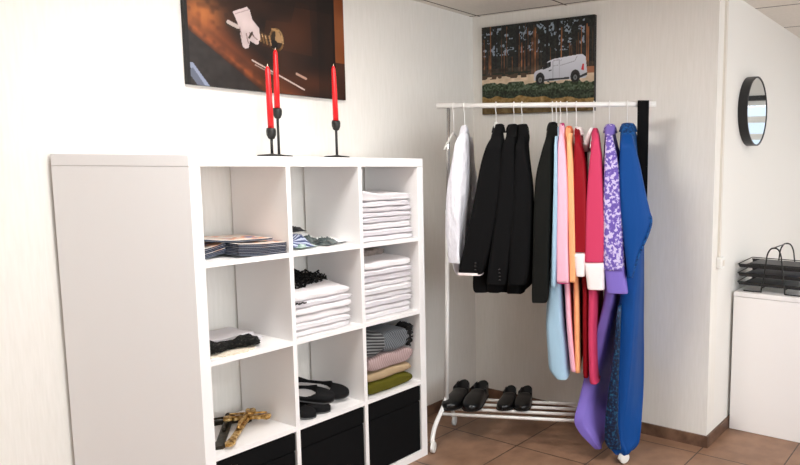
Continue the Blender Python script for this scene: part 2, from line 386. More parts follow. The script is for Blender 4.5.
tag(obj('lace_cloth', bl, M['blacklace'], None, True, (.16, -.3, CZ[1])), 'bunched black lace cloth lying in the left column cell', 'lace cloth')
dl = B(); n = 64
prism(dl, [(.150+(.1+.006*math.sin(14*a))*math.cos(a), -.318+(.066+.004*math.sin(14*a))*math.sin(a)) for a in [2*PI*k/n for k in range(n)]], CZ[1]+.0003, CZ[1]+.004)
tag(obj('lace_doily', dl, M['creamlace'], None, False, (.15, -.318, CZ[1])), 'flat cream lace doily in front of the black lace', 'doily')

# column 3, row 3: coloured folded fabrics
g = 'folded fabrics in the third right cell'
cloth('folded_fabric', .905, -.232, CZ[2], .27, .27, .060, M['olive'], 'olive green folded fabric at the bottom of the third right cell', 'folded fabric', g, layers=1, seed=31, amp=.004)
cloth('folded_fabric', .905, -.228, CZ[2]+.060, .265, .27, .046, M['beige'], 'beige folded fabric lying on the olive green one', 'folded fabric', g, layers=1, seed=32, amp=.004)
t = thing('folded_fabric', (.91, -.23, CZ[2]+.106), 'pink striped folded fabric between the beige and grey fabrics', 'folded fabric', g)
obj('fabric_body', xform(slab(.275, .27, .070, 1, 33, .004), Matrix.Translation((.915, -.228, CZ[2]+.106))), M['pinkstripe'], t, True)
fr = B(); rr = random.Random(3)
for i in range(26):
    z = CZ[2]+.085+.07*rr.random(); y = -.345+.2*rr.random()
    tube(fr, [(.778, y, z), (.765, y-.004, z-.008), (.757, y-.008, z-.022)], .003, 5)
obj('fringe', fr, M['fringe'], t, True)
t = thing('folded_fabric', (.9, -.23, CZ[2]+.176), 'grey striped and checked wool fabric with black fringe, topmost in the third right cell', 'folded fabric', g)
obj('fabric_body', xform(slab(.165, .27, .115, 1, 34, .006, lift=lambda s, y: -.012*max(0, s-.6)), Matrix.Translation((.945, -.228, CZ[2]+.174))), M['greystripe'], t, True)
obj('checked_band', xform(slab(.118, .272, .122, 1, 35, .005, lift=lambda s, y: -.02*max(0, .5-s)), Matrix.Translation((.812, -.232, CZ[2]+.174))), M['greycheck'], t, True)
fr = B()
for i in range(130):
    z = CZ[2]+.186+.100*rr.random(); y = -.362+.07*rr.random(); dx = rr.uniform(.014, .034)
    tube(fr, [(1.014, y, z), (1.02+dx*.6, y-.006, z+.012), (1.02+dx, y-.012, z+rr.uniform(-.012, .012))], .0048, 5)
obj('fringe', fr, M['fringe'], t, True)

# ------------------------------------------------------------------ magazines (column 1, row 1)
def magazine(x, y, z, w, d, rot, label, bend=0., tw=0.):
    t = thing('magazine', (x, y, z), label, 'magazine', 'magazines in the top left cell')
    mt = Matrix.Translation((x, y, z)) @ Matrix.Rotation(rot, 4, 'Z')
    def leaf(z0, z1, inset, mats):
        bm = B(); nx, ny = 10, 8; V = {}
        for k, zz in enumerate((z0, z1)):
            for i in range(nx+1):
                for j in range(ny+1):
                    s, q = i/nx, j/ny
                    V[i, j, k] = bm.verts.new(((s-.5)*(w-inset), (q-.5)*(d-inset), zz+bend*(max(0, .55-s)/.55)**1.6+tw*s+.0008*math.sin(s*5+x*90)))
        for i in range(nx):
            for j in range(ny):
                bm.faces.new((V[i, j, 1], V[i+1, j, 1], V[i+1, j+1, 1], V[i, j+1, 1])).material_index = 1
                bm.faces.new((V[i, j, 0], V[i, j+1, 0], V[i+1, j+1, 0], V[i+1, j, 0]))
        for i in range(nx):
            bm.faces.new((V[i, 0, 0], V[i+1, 0, 0], V[i+1, 0, 1], V[i, 0, 1])); bm.faces.new((V[i, ny, 0], V[i, ny, 1], V[i+1, ny, 1], V[i+1, ny, 0]))
        for j in range(ny):
            bm.faces.new((V[0, j, 0], V[0, j, 1], V[0, j+1, 1], V[0, j+1, 0])); bm.faces.new((V[nx, j, 0], V[nx, j+1, 0], V[nx, j+1, 1], V[nx, j, 1]))
        return xform(bm, mt)
    obj('cover', leaf(.0016, .0060, 0, 0), [M['navy'], M['cover']], t)
    obj('pages', leaf(0, .0016, .004, 0), [M['paper'], M['paper']], t)
    return t
TM = .0062
names = ['bottom', 'second', 'third', 'fourth', 'fifth', 'sixth', 'seventh', 'eighth']
for i in range(7):
    r_ = random.Random(i)
    lab = 'dark edged magazine, %s in the right pile, top left cell' % ('bottom' if i == 0 else names[i]+' from the bottom')
    if i == 6: lab = 'cream and orange magazine on top of the right pile, top left cell'
    magazine(.270+r_.uniform(-.003, .003), -.245+r_.uniform(-.004, .004), CZ[0]+TM*i, .198, .272, r_.uniform(-.02, .02), lab, .010, .0)
for i in range(6):
    r_ = random.Random(40+i)
    lab = 'dark edged magazine, %s in the left pile, top left cell' % ('bottom' if i == 0 else 'topmost' if i == 5 else names[i]+' from the bottom')
    magazine(.105+r_.uniform(-.002, .002), -.20+r_.uniform(-.003, .003), CZ[0]+TM*i, .10, .23, .10+r_.uniform(-.012, .012), lab, .0, .016)
magazine(.205, -.200, CZ[0]+TM*7+.009, .30, .235, -.05, 'pale magazine spread across both piles in the top left cell', .022)

# plastic packets (column 2, row 1)
z0 = CZ[0]
def packet(x, y, z, w, d, h, rot, m, label, cat='packet', tilt=0, seed=0):
    rr = random.Random(seed); n = 16; V = {}; bm = B()
    ph = [rr.uniform(0, 6) for _ in range(8)]; fq = [rr.uniform(3, 8) for _ in range(4)]
    for k in (0, 1):
        for i in range(n+1):
            for j in range(n+1):
                s, q = i/n*2-1, j/n*2-1
                env = (1-abs(s)**3.5)*(1-abs(q)**3.5)
                rg = 1-abs(math.sin(fq[0]*.5*s+fq[1]*.35*q+ph[0])); r2_ = 1-abs(math.sin(fq[2]*.6*q-fq[3]*.4*s+ph[1]))
                zz = .0012 if k == 0 else .002+h*env*(.35+.45*rg+.25*r2_*rg+.06*math.sin(9*s+ph[2])*math.sin(8*q+ph[3]))
                V[i, j, k] = bm.verts.new((w/2*(s+.05*math.sin(3*q+ph[4])), d/2*(q+.05*math.sin(3*s+ph[5])), zz if k else 0))
    for i in range(n):
        for j in range(n):
            bm.faces.new((V[i, j, 1], V[i+1, j, 1], V[i+1, j+1, 1], V[i, j+1, 1])); bm.faces.new((V[i, j, 0], V[i, j+1, 0], V[i+1, j+1, 0], V[i+1, j, 0]))
        for p in (0, n):
            bm.faces.new((V[i, p, 0], V[i+1, p, 0], V[i+1, p, 1], V[i, p, 1])); bm.faces.new((V[p, i, 0], V[p, i, 1], V[p, i+1, 1], V[p, i+1, 0]))
    xform(bm, Matrix.Translation((x, y, z)) @ Matrix.Rotation(rot, 4, 'Z') @ Matrix.Rotation(tilt, 4, 'Y'))
    tag(obj('packet' if cat == 'packet' else 'pouch', bm, m, None, True, (x, y, z)), label, cat, 'packets in the top middle cell')
packet(.545, -.285, z0, .27, .18, .009, .06, M['poly_white'], 'flat clear white packet at the bottom of the top middle cell pile', seed=1)
packet(.475, -.255, z0+.012, .16, .20, .058, -.5, M['poly_blue'], 'blue and white striped packet at the left of the top middle cell', seed=2)
packet(.480, -.335, z0+.010, .10, .06, .016, .2, M['poly_green'], 'pale green packet at the front of the top middle cell', seed=3)
packet(.560, -.245, z0+.012, .10, .08, .036, .4, M['poly_dark'], 'dark packet beside the blue striped packet', seed=4)
packet(.605, -.310, z0+.010, .13, .085, .030, .5, M['poly_dark'], 'dark grey packet with light spots at the right of the pile', seed=5)
packet(.66, -.25, z0+.0105, .13, .14, .020, .3, M['poly_white'], 'thin clear packet at the right edge of the top middle cell', seed=6)
packet(.58, -.13, z0, .24, .14, .052, .1, M['poly_white'], 'puffed white packet at the back of the top middle cell', seed=7)
packet(.575, -.14, z0+.054, .09, .07, .024, .2, M['folder'], 'small black pouch at the back of the top middle cell', 'pouch', seed=8)

# ------------------------------------------------------------------ crucifixes (column 1, row 3)
def crucifix(name, foot, top_, cross_at, arm, z, m, label, figure, wd=.017, th=.012, tilt=0.):
    f = Vector((*foot, z)); u = Vector((*top_, z+tilt))-f; L = u.length; u.normalize(); v = Vector((0, 0, 1)).cross(u).normalized(); n = u.cross(v)
    if n.z < 0: n = -n
    t = thing(name, tuple(f), label, 'crucifix', 'crucifixes in the left column')
    def bar(a, b, w, h0=0., h1=th):
        bm = B(); A = f+u*a[0]+v*a[1]; D = f+u*b[0]+v*b[1]; q = (D-A).normalized(); s = n.cross(q)
        rings = []
        ln = (D-A).length; N = 16
        for i in range(N+1):
            k = i/N; e = min(k, 1-k)*ln
            ww = w*(1+.9*math.exp(-((e-.014)/.010)**2)+.35*math.exp(-((e-.045)/.006)**2)); 
            if e < .004: ww = w*.9
            c = A+(D-A)*k
            rings.append([c+s*ww/2+n*h0, c+s*ww/2+n*(h1-.003), c+s*ww*.3+n*h1, c-s*ww*.3+n*h1, c-s*ww/2+n*(h1-.003), c-s*ww/2+n*h0])
        return loft(bm, rings)
    obj('upright', bar((0, 0), (L, 0), wd), m, t)
    obj('crossbar', bar((L*cross_at, -arm), (L*cross_at, arm), wd, -.0005, th+.0005), m, t)
    if figure:
        bm = B(); P = lambda a, b, h: f+u*(L*cross_at+a)+v*b+n*(th+h)
        tube(bm, [P(-.13, 0, .004), P(-.09, .004, .010), P(-.05, 0, .009), P(-.02, 0, .012), P(.012, 0, .012)], [.006, .008, .009, .012, .008], 10, 3)
        tube(bm, [P(0, 0, .010), P(.006, -.03, .008), P(.016, -arm*.8, .004)], [.006, .005, .004], 8, 3)
        tube(bm, [P(0, 0, .010), P(.006, .03, .008), P(.016, arm*.8, .004)], [.006, .005, .004], 8, 3)
        q = bmesh.ops.create_icosphere(bm, subdivisions=2, radius=.010); bmesh.ops.translate(bm, verts=q['verts'], vec=P(.024, .003, .012))
        obj('corpus', bm, figure, t, True)
    return t
z0 = CZ[2]
crucifix('crucifix', (.080, -.338), (.300, -.062), .80, .088, z0, M['bronze'], 'dark bronze crucifix lying under the gold one', M['bronze'], .031, .0125)
crucifix('crucifix', (.098, -.372), (.345, -.150), .76, .088, z0+.0125, M['gold'], 'gold coloured crucifix lying across the dark one', M['gold'], .023, .012, .018)
crucifix('crucifix', (.060, -.20), (.150, -.105), .7, .035, z0, M['copper'], 'small copper brown crucifix at the left, half hidden behind the shelf frame', None, .012, .012)

# ------------------------------------------------------------------ shoes
def shoe(name, toe, heel, z, ln, wd, style, label, group, roll=0., mirror=1, pitch=0.):
    """toe/heel: plan points; mesh built heel (s=0) -> toe (s=1)"""
    T = Vector((*toe, 0)); Hh = Vector((*heel, 0)); u = (T-Hh).normalized(); v = Vector((-u.y, u.x, 0))
    o0 = T-u*ln
    t = thing(name, (T.x-u.x*ln/2, T.y-u.y*ln/2, z), label, 'shoe', group)
    Rm = Matrix(((u.x, v.x, 0, o0.x), (u.y, v.y, 0, o0.y), (0, 0, 1, z), (0, 0, 0, 1))) @ Matrix.Translation((ln, 0, 0)) @ Matrix.Rotation(pitch, 4, 'Y') @ Matrix.Translation((-ln, 0, 0)) @ Matrix.Rotation(roll, 4, 'X')
    def hw(s):
        a = .5*wd*(.66+.34*math.sin(PI*min(1, max(0, (s-.1)/1.15)))**1.2)
        a *= math.sqrt(max(0, 1-max(0, (.12-s)/.12)**2)) if s < .12 else 1
        if s > .78: a *= math.sqrt(max(0, 1-((s-.78)/.22)**2.2))
        return max(a, .002)
    def cen(s): return mirror*wd*.07*math.sin(s*PI*1.1)
    dress = style == 'dress'
    st = .011 if dress else .006
    op0, op1 = (.05, .35) if dress else (.05, .66)
    def top(s):
        if dress:
            return .074-.03*s if s < .18 else (.0666-.012*(s-.18)/.22 if s < .40 else .0546-.0046*(s-.4)/.1 if s < .5 else (.064-.040*(s-.18)/.32 if s < .18 else .050-.018*((s-.5)/.43)**1.3) if s < .93 else .032-.012*((s-.93)/.07)**2)
        return .044-.020*min(1, s/.25) if s < .25 else .024+.010*min(1, max(0, s-.5)/.16) if s < .7 else .034-.012*(s-.7)/.3
    ns, nl = 40, 25; V = []; bm = B()
    for i in range(ns+1):
        s = i/ns; row = []
        for j in range(nl):
            q = -1+2*j/(nl-1); lat = math.copysign(abs(math.sin(q*PI/2)), q)*hw(s)
            h = top(s)*max(0, 1-abs(q)**(5 if s < op1 else 2.6))**.5
            wx = (s-op0)/(op1-op0)
            if 0 < wx < 1:
                ow = .84*math.sin(PI*min(1, max(0, wx*.86+.10)))**.45
                if abs(q) < ow: h = .014 if dress else .006
                elif h < top(s): h = max(h, top(s)*(1-abs((abs(q)-.92)/.12)*.25)) if abs(q) < .97 else h
            row.append(bm.verts.new((s*ln, lat+cen(s), st+h*(ln/.285 if dress else 1.))))
        V.append(row)
    for i in range(ns):
        for j in range(nl-1):
            f = bm.faces.new((V[i][j], V[i+1][j], V[i+1][j+1], V[i][j+1]))
            mx = max(w.co.z for w in f.verts); 
            if mx < st+(.016 if dress else .012) and .04 < (i+.5)/ns < .7 and 3 < j < nl-4: f.material_index = 1
    bt = [V[i][0] for i in range(ns+1)]+[V[i][nl-1] for i in range(ns, -1, -1)]
    try: bm.faces.new(bt)
    except ValueError: pass
    xform(bm, Rm)
    obj('upper', bm, [M['shoe'], M['heelin']] if dress else [M['suede'], M['insole']], t, True)
    bm = B(); pts = [(i/ns*ln, cen(i/ns)+hw(i/ns)*1.05) for i in range(ns+1)]+[(i/ns*ln, cen(i/ns)-hw(i/ns)*1.05) for i in range(ns, -1, -1)]
    prism(bm, pts, 0.004 if dress else 0, st); xform(bm, Rm); obj('sole', bm, M['sole'] if dress else M['greysole'], t)
    if dress:
        bm = B(); pts = [(i/ns*ln, cen(i/ns)+hw(i/ns)*1.04) for i in range(0, 12)]+[(i/ns*ln, cen(i/ns)-hw(i/ns)*1.04) for i in range(11, -1, -1)]
        prism(bm, pts, 0, .0042); xform(bm, Rm); obj('heel', bm, M['sole'], t)
    return t
g = 'black flats in the middle column'
z0 = CZ[2]
shoe('flat_shoe', (.480, -.372), (.400, -.16), z0+.001, .20, .072, 'flat', 'black flat shoe at the far left of the cell, under the others', g, 0, 1, .06)
shoe('flat_shoe', (.560, -.365), (.450, -.18), z0+.0005, .225, .072, 'flat', 'black flat shoe resting beside the divider, second from the left', g, 0, -1, .05)
shoe('flat_shoe', (.592, -.356), (.425, -.190), z0+.044, .235, .074, 'flat', 'black flat shoe with pale insole lying on top of the two left ones', g, .42, 1, .16)
shoe('flat_shoe', (.700, -.318), (.560, -.135), z0+.024, .245, .074, 'flat', 'black flat shoe with pale insole furthest to the right in its cell', g, .52, -1, .20)

# ------------------------------------------------------------------ candles on the shelf
def candlestick(x, y, zc, ztop, lean, which):
    zb = 1.47
    t = thing('candlestick', (x, y, zb), 'black iron candlestick, %s' % which, 'candlestick', 'candlesticks on the cube shelf')
    obj('base', lathe(B(), [(.052, zb), (.054, zb+.002), (.052, zb+.006), (.012, zb+.010), (.005, zb+.012)], x, y, 32), M['blackmetal'], t, True)
    obj('stem', tube(B(), [(x, y, zb+.008), (x, y, zc-.026)], .0055, 10), M['blackmetal'], t, True)
    obj('cup', lathe(B(), [(.005, zc-.034), (.012, zc-.030), (.0175, zc-.016), (.0185, zc), (.016, zc+.010), (.0125, zc+.010), (.012, zc-.004)], x, y, 20), M['blackmetal'], t, True)
    c = thing('candle', (x, y, zc), 'red taper candle in %s' % which.replace('holding', 'that holds'), 'candle', 'red candles on the cube shelf')
    obj('wax_body', tube(B(), [(x, y, zc-.003), (x+lean*.5, y, (zc+ztop)/2), (x+lean, y, ztop-.012), (x+lean, y, ztop)], [.0115, .0108, .0088, .004], 14), M['wax'], c, True)
    obj('wick', tube(B(), [(x+lean, y, ztop-.001), (x+lean+.001, y, ztop+.009)], .0013, 6), M['wick'], c)
candlestick(.384, -.295, 1.570, 1.815, -.004, 'the shortest one, at the left front of the group')
candlestick(.508, -.165, 1.660, 1.905, .002, 'the tallest one, behind the shortest')
candlestick(.742, -.240, 1.621, 1.864, -.004, 'the one standing alone to the right')

# ------------------------------------------------------------------ canvas prints (colour of the printed photograph per vertex)
rng = np.random.default_rng(4)
def vnoise(S, T, fs, ft, seed):
    r = np.random.default_rng(seed); g_ = r.random((int(ft)+3, int(fs)+3))
    x = S*fs; y = T*ft; xi = np.floor(x).astype(int); yi = np.floor(y).astype(int); fx = x-xi; fy = y-yi
    fx = fx*fx*(3-2*fx); fy = fy*fy*(3-2*fy)
    return (g_[yi, xi]*(1-fx)+g_[yi, xi+1]*fx)*(1-fy)+(g_[yi+1, xi]*(1-fx)+g_[yi+1, xi+1]*fx)*fy
def poly(S, T, pts):
    ins = np.zeros(S.shape, bool); n = len(pts)
    for i in range(n):
        x1, y1 = pts[i]; x2, y2 = pts[(i+1) % n]
        if y1 == y2: continue
        c = ((T >= min(y1, y2)) & (T < max(y1, y2)) & (S < (x2-x1)*(T-y1)/(y2-y1)+x1)); ins ^= c
    return ins
def seg(S, T, a, b, w0, w1=None):
    ax, ay = a[0]*1.514, a[1]; bx_, by = b[0]*1.514, b[1]; px, py = S*1.514, T
    k = np.clip(((px-ax)*(bx_-ax)+(py-ay)*(by-ay))/((bx_-ax)**2+(by-ay)**2), 0, 1)
    w = w0+((w1 if w1 is not None else w0)-w0)*k
    return np.hypot(px-ax-(bx_-ax)*k, py-ay-(by-ay)*k) < w
def ell(S, T, c, rx, ry): return ((S-c[0])/rx)**2+((T-c[1])/ry)**2 < 1
def print_obj(img, corner, du, dv, parent):
    """img rows t (bottom to top) x s, float sRGB 0-255"""
    nt_, ns_ = img.shape[:2]
    S, T = np.meshgrid(np.linspace(0, 1, ns_), np.linspace(0, 1, nt_))
    P = (np.array(corner)-np.array(parent['_o']))[None, None]+S[..., None]*np.array(du)+T[..., None]*np.array(dv)
    idx = np.arange(nt_*ns_).reshape(nt_, ns_)
    F = np.stack([idx[:-1, :-1], idx[:-1, 1:], idx[1:, 1:], idx[1:, :-1]], -1).reshape(-1, 4)
    me = bpy.data.meshes.new('printed_image'); me.from_pydata(P.reshape(-1, 3).tolist(), [], F.tolist())
    at_ = me.color_attributes.new('print', 'FLOAT_COLOR', 'POINT')
    c = np.clip(img.reshape(-1, 3)/255., 0, 1); l = np.where(c <= .04045, c/12.92, ((c+.055)/1.055)**2.4)
    at_.data.foreach_set('color', np.concatenate([l, np.ones((len(l), 1))], 1).astype(np.float32).ravel())
    me.materials.append(M['print'])
    o = bpy.data.objects.new('printed_image', me); C.objects.link(o); o.parent = parent; return o
NS, NT = 330, 218
S, T = np.meshgrid(np.linspace(0, 1, NS), np.linspace(0, 1, NT))
A = lambda *c: np.array(c, float)
def put(img, mask, col): img[mask] = col
# print 1: gloved hand on an ornate handle of dark polished wood
im = np.zeros((NT, NS, 3)); nz = vnoise(S, T, 9, 7, 1); nz2 = vnoise(S, T, 40, 26, 2)
dg = (T-.43)+S*1.02                                        # 0 along the diagonal edge
im[:] = A(44, 28, 20); im += (nz[..., None]-.5)*A(34, 20, 12)
k = np.clip(1-np.abs(dg-.16)/.16, 0, 1)[..., None]*np.clip(.35+nz*1.1, 0, 1)[..., None]; im = im*(1-k)+A(128, 68, 36)*k
k = np.clip(1-np.abs(dg-.055)/.07, 0, 1)[..., None]*np.clip(.3+nz2, 0, 1)[..., None]; im = im*(1-k)+A(158, 84, 42)*k
k = (np.exp(-(((S-.09)/.11)**2+((T-.56)/.14)**2))*np.clip(.4+nz2*.9, 0, 1))[..., None]; im = im*(1-k)+A(204, 126, 66)*k
k = (np.exp(-(((S-.66)/.10)**2+((T-.56)/.13)**2))*.5)[..., None]; im = im*(1-k)+A(104, 58, 32)*k
m_ = poly(S, T, [(.43, .38), (.76, .36), (.75, .80), (.66, .82), (.62, .62), (.46, .60)]); im[m_] = im[m_]*.6+A(88, 48, 26)*.4
k = (np.exp(-(((S-.75)/.3)**2+((T-.12)/.10)**2))*.55)[..., None]; im = im*(1-k)+A(112, 58, 30)*k
m_ = poly(S, T, [(.44, .75), (.92, .77), (.92, 1), (.40, 1)]); im[m_] = im[m_]*.45+A(16, 11, 9)
m_ = (S > .80) & (S < .915); im[m_] = im[m_]*.75
m_ = (dg < .0); im[m_] = A(47, 44, 42)+(nz2[m_][:, None]-.5)*14
m_ = S > .925; im[m_] = np.where((T[m_] > .34)[:, None], A(138, 76, 34), A(66, 38, 24))+(nz[m_][:, None]-.5)*30
m_ = (S > .912) & (S < .928); im[m_] = A(22, 15, 12)
put(im, seg(S, T, (.363, .250), (.694, .055), .006), A(226, 214, 206)); put(im, seg(S, T, (.38, .216), (.50, .150), .004), A(200, 180, 170)); put(im, seg(S, T, (.645, .186), (.708, .155), .010), A(206, 176, 156))
put(im, poly(S, T, [(.0, .17), (.03, .17), (.115, .0), (.075, .0)]), A(150, 168, 196)); put(im, poly(S, T, [(.0, .10), (.03, .13), (.09, .0), (.05, .0)]), A(104, 116, 136))
put(im, S < .018, A(30, 28, 28))
put(im, seg(S, T, (.235, .515), (.33, .475), .026, .022), A(58, 46, 36)); put(im, seg(S, T, (.235, .525), (.29, .500), .016), A(214, 206, 200))
put(im, seg(S, T, (.38, .475), (.49, .425), .046, .036), A(70, 52, 34))
for i, q in enumerate((.395, .415, .435, .455, .475)):
    yy = .470-(q-.38)*.46; put(im, seg(S, T, (q-.004, yy+.036), (q+.006, yy-.034), .0075), A(150, 116, 70) if i % 2 else A(118, 88, 52)); put(im, seg(S, T, (q-.004, yy+.030), (q-.001, yy+.012), .004), A(222, 196, 150))
put(im, ell(S, T, (.520, .452), .050, .105), A(48, 36, 26))
rr_ = ((S-.522)/.046)**2+((T-.452)/.098)**2; m_ = (rr_ < 1) & (rr_ > .62); im[m_] = A(132, 102, 62)+(nz2[m_][:, None]-.5)*120
m_ = (rr_ < .55) & (nz2 > .52) & (T > .43); im[m_] = A(158, 126, 80)+(nz[m_][:, None]-.5)*80
m_ = ell(S, T, (.505, .41), .022, .04); im[m_] = A(22, 18, 16)
put(im, seg(S, T, (.495, .535), (.535, .528), .008), A(186, 152, 100)); put(im, seg(S, T, (.555, .50), (.562, .43), .006), A(196, 164, 116)); put(im, seg(S, T, (.475, .47), (.485, .40), .006), A(186, 152, 104))
gl = poly(S, T, [(.262, .615), (.345, .675), (.362, .655), (.375, .58), (.415, .52), (.418, .43), (.40, .405), (.375, .47), (.355, .40), (.345, .345), (.325, .335), (.31, .40), (.30, .48), (.285, .54)])
gl |= seg(S, T, (.32, .45), (.326, .365), .030, .026) | seg(S, T, (.345, .44), (.395, .405), .026, .022)
im[gl] = A(232, 222, 222)+(nz[gl][:, None]-.5)*40+(nz2[gl][:, None]-.5)*14
put(im, seg(S, T, (.335, .46), (.345, .385), .005), A(150, 132, 130)); put(im, seg(S, T, (.355, .47), (.40, .425), .005), A(156, 140, 138)); put(im, seg(S, T, (.352, .43), (.37, .475), .009), A(60, 46, 34)); put(im, seg(S, T, (.275, .60), (.355, .655), .004), A(200, 186, 186)); put(im, seg(S, T, (.30, .50), (.31, .42), .004), A(180, 166, 164))
imL = np.clip(im*np.array([.84, .80, .79]), 0, 255)
# print 2: white van on a forest road
im = np.zeros((NT, NS, 3)); n1 = vnoise(S, T, 34, 26, 11); n2 = vnoise(S, T, 90, 70, 12); n3 = vnoise(S, T, 14, 10, 13)
im[:] = A(31, 34, 32); im += (n2[..., None]-.5)*22
m_ = (T > .66) & (n1 > .60) & (n2 > .45) & (T < .97) & (np.abs(S-.3) < .62); put(im, m_, A(126, 138, 150))
r_ = np.random.default_rng(5)
for i in range(58):
    x = r_.random(); w = r_.uniform(.0018, .0055); b0 = r_.uniform(.40, .50); t1 = r_.uniform(.62, 1.02); dx = r_.uniform(-.008, .008)
    col = [A(122, 78, 52), A(96, 66, 48), A(66, 56, 48), A(44, 42, 40), A(150, 98, 64)][r_.integers(0, 5)]
    q = np.abs(S-(x+dx*T)) < w; q &= (T > b0) & (T < t1); im[q] = col*(.6+.5*n1[q][:, None])
for x, w in ((.13, .008), (.335, .013), (.60, .012), (.69, .010), (.42, .006)): q = (np.abs(S-x-.006*T) < w) & (T > .4); im[q] = A(27, 27, 27)+(n2[q][:, None]-.5)*16
m_ = (T < .52) & (T > .40); im[m_] = im[m_]*.5+(A(66, 54, 44)+(n1[m_][:, None]-.5)*60)*.5
m_ = (T < .47) & (T > .42) & (n3 > .5); im[m_] = A(34, 40, 32)
m_ = (T < .425) & (T > .30); im[m_] = A(186, 166, 142)+(n1[m_][:, None]-.5)*34
m_ = (T < .45) & (T > .40) & (S < .42) & (n1 > .45); im[m_] = A(70, 56, 44)
m_ = (S > .93) & (T > .40) & (T < .47); im[m_] = A(140, 92, 66)
hed = (T < .355-.035*S+.05*(n1-.5)) & (T > .205-.07*S+.05*(n3-.5)); im[hed] = A(50, 62, 44)+(n2[hed][:, None]-.5)*74
hed2 = hed & (T < .275-.05*S); im[hed2] = im[hed2]*.72
gr = (T <= .205-.07*S+.05*(n3-.5)); im[gr] = A(122, 98, 56)+(n1[gr][:, None]-.5)*46+(n2[gr][:, None]-.5)*24
m_ = gr & (T < .06+.05*n3); im[m_] = im[m_]*.7
van = poly(S, T, [(.487, .355), (.487, .425), (.50, .455), (.555, .475), (.615, .555), (.66, .575), (.86, .600), (.905, .600), (.93, .57), (.945, .38), (.93, .350), (.55, .335)])
im[van] = A(176, 178, 186)+(T[van][:, None]-.45)*120
put(im, poly(S, T, [(.556, .475), (.60, .535), (.638, .550), (.636, .495), (.575, .468)]), A(26, 28, 30)); put(im, poly(S, T, [(.608, .530), (.612, .482), (.618, .483), (.614, .533)]), A(70, 72, 76))
for a, b in (((.655, .55), (.655, .36)), ((.66, .555), (.71, .562)), ((.71, .562), (.712, .375)), ((.72, .50), (.84, .535)), ((.84, .535), (.86, .585)), ((.72, .55), (.73, .56)), ((.66, .50), (.70, .505))): put(im, seg(S, T, a, b, .0035), A(136, 138, 146))
put(im, seg(S, T, (.622, .452), (.64, .456), .006), A(60, 62, 66))
put(im, poly(S, T, [(.893, .44), (.905, .50), (.915, .50), (.915, .43)]), A(178, 36, 44)); put(im, seg(S, T, (.56, .352), (.79, .36), .010), A(40, 40, 42)); put(im, poly(S, T, [(.88, .35), (.945, .38), (.945, .41), (.88, .375)]), A(44, 44, 46))
for cx, cy in ((.543, .357), (.845, .362)):
    put(im, ell(S, T, (cx, cy+.012), .040, .070), A(34, 34, 36)); put(im, ell(S, T, (cx, cy), .029, .052), A(20, 20, 20)); put(im, ell(S, T, (cx, cy), .016, .030), A(96, 98, 100)); put(im, ell(S, T, (cx, cy), .006, .012), A(30, 30, 30))
hed = (T < .325-.03*S+.05*(n1-.5)) & (T > .27-.03*S); im[hed] = A(50, 62, 44)+(n2[hed][:, None]-.5)*74
imB = np.clip(im*1.12, 0, 255)
t = thing('canvas_print', (.5915, YW, 1.745), 'canvas print of a white gloved hand on an ornate handle, above the cube shelf', 'picture')
obj('canvas_block', bx(.213, .970, YW-.021, YW-.001, 1.745, 2.245), M['canvasedge'], t)
print_obj(imL, (.213, YW-.0215, 1.745), (.757, 0, 0), (0, 0, .5), t)
t = thing('canvas_print', (XC, -.484, 1.737), 'canvas print of a white van on a forest road, behind the clothes rack', 'picture')
obj('canvas_block', bx(XC-.021, XC, -.864, -.104, 1.737, 2.237), M['canvasedge'], t)
print_obj(imB, (XC-.0215, -.104, 1.737), (0, -.76, 0), (0, 0, .5), t)

# ------------------------------------------------------------------ round mirror on the right wall
mx, mz, mr = 2.455, 1.745, .187
t = thing('wall_mirror', (mx, YK, mz), 'round mirror in a deep black rim on the right wall', 'mirror')
n = 64; R_ = lambda r, y: [(mx+r*math.cos(2*PI*k/n), y, mz+r*math.sin(2*PI*k/n)) for k in range(n)]
obj('rim', loft(B(), [R_(mr, YK-.001), R_(mr, YK-.052), R_(mr-.008, YK-.052), R_(mr-.008, YK-.046)], True, True), M['black'], t)
obj('mirror_face', loft(B(), [R_(mr-.0085, YK-.0465), R_(mr-.0085, YK-.049)]), M['mirror'], t)

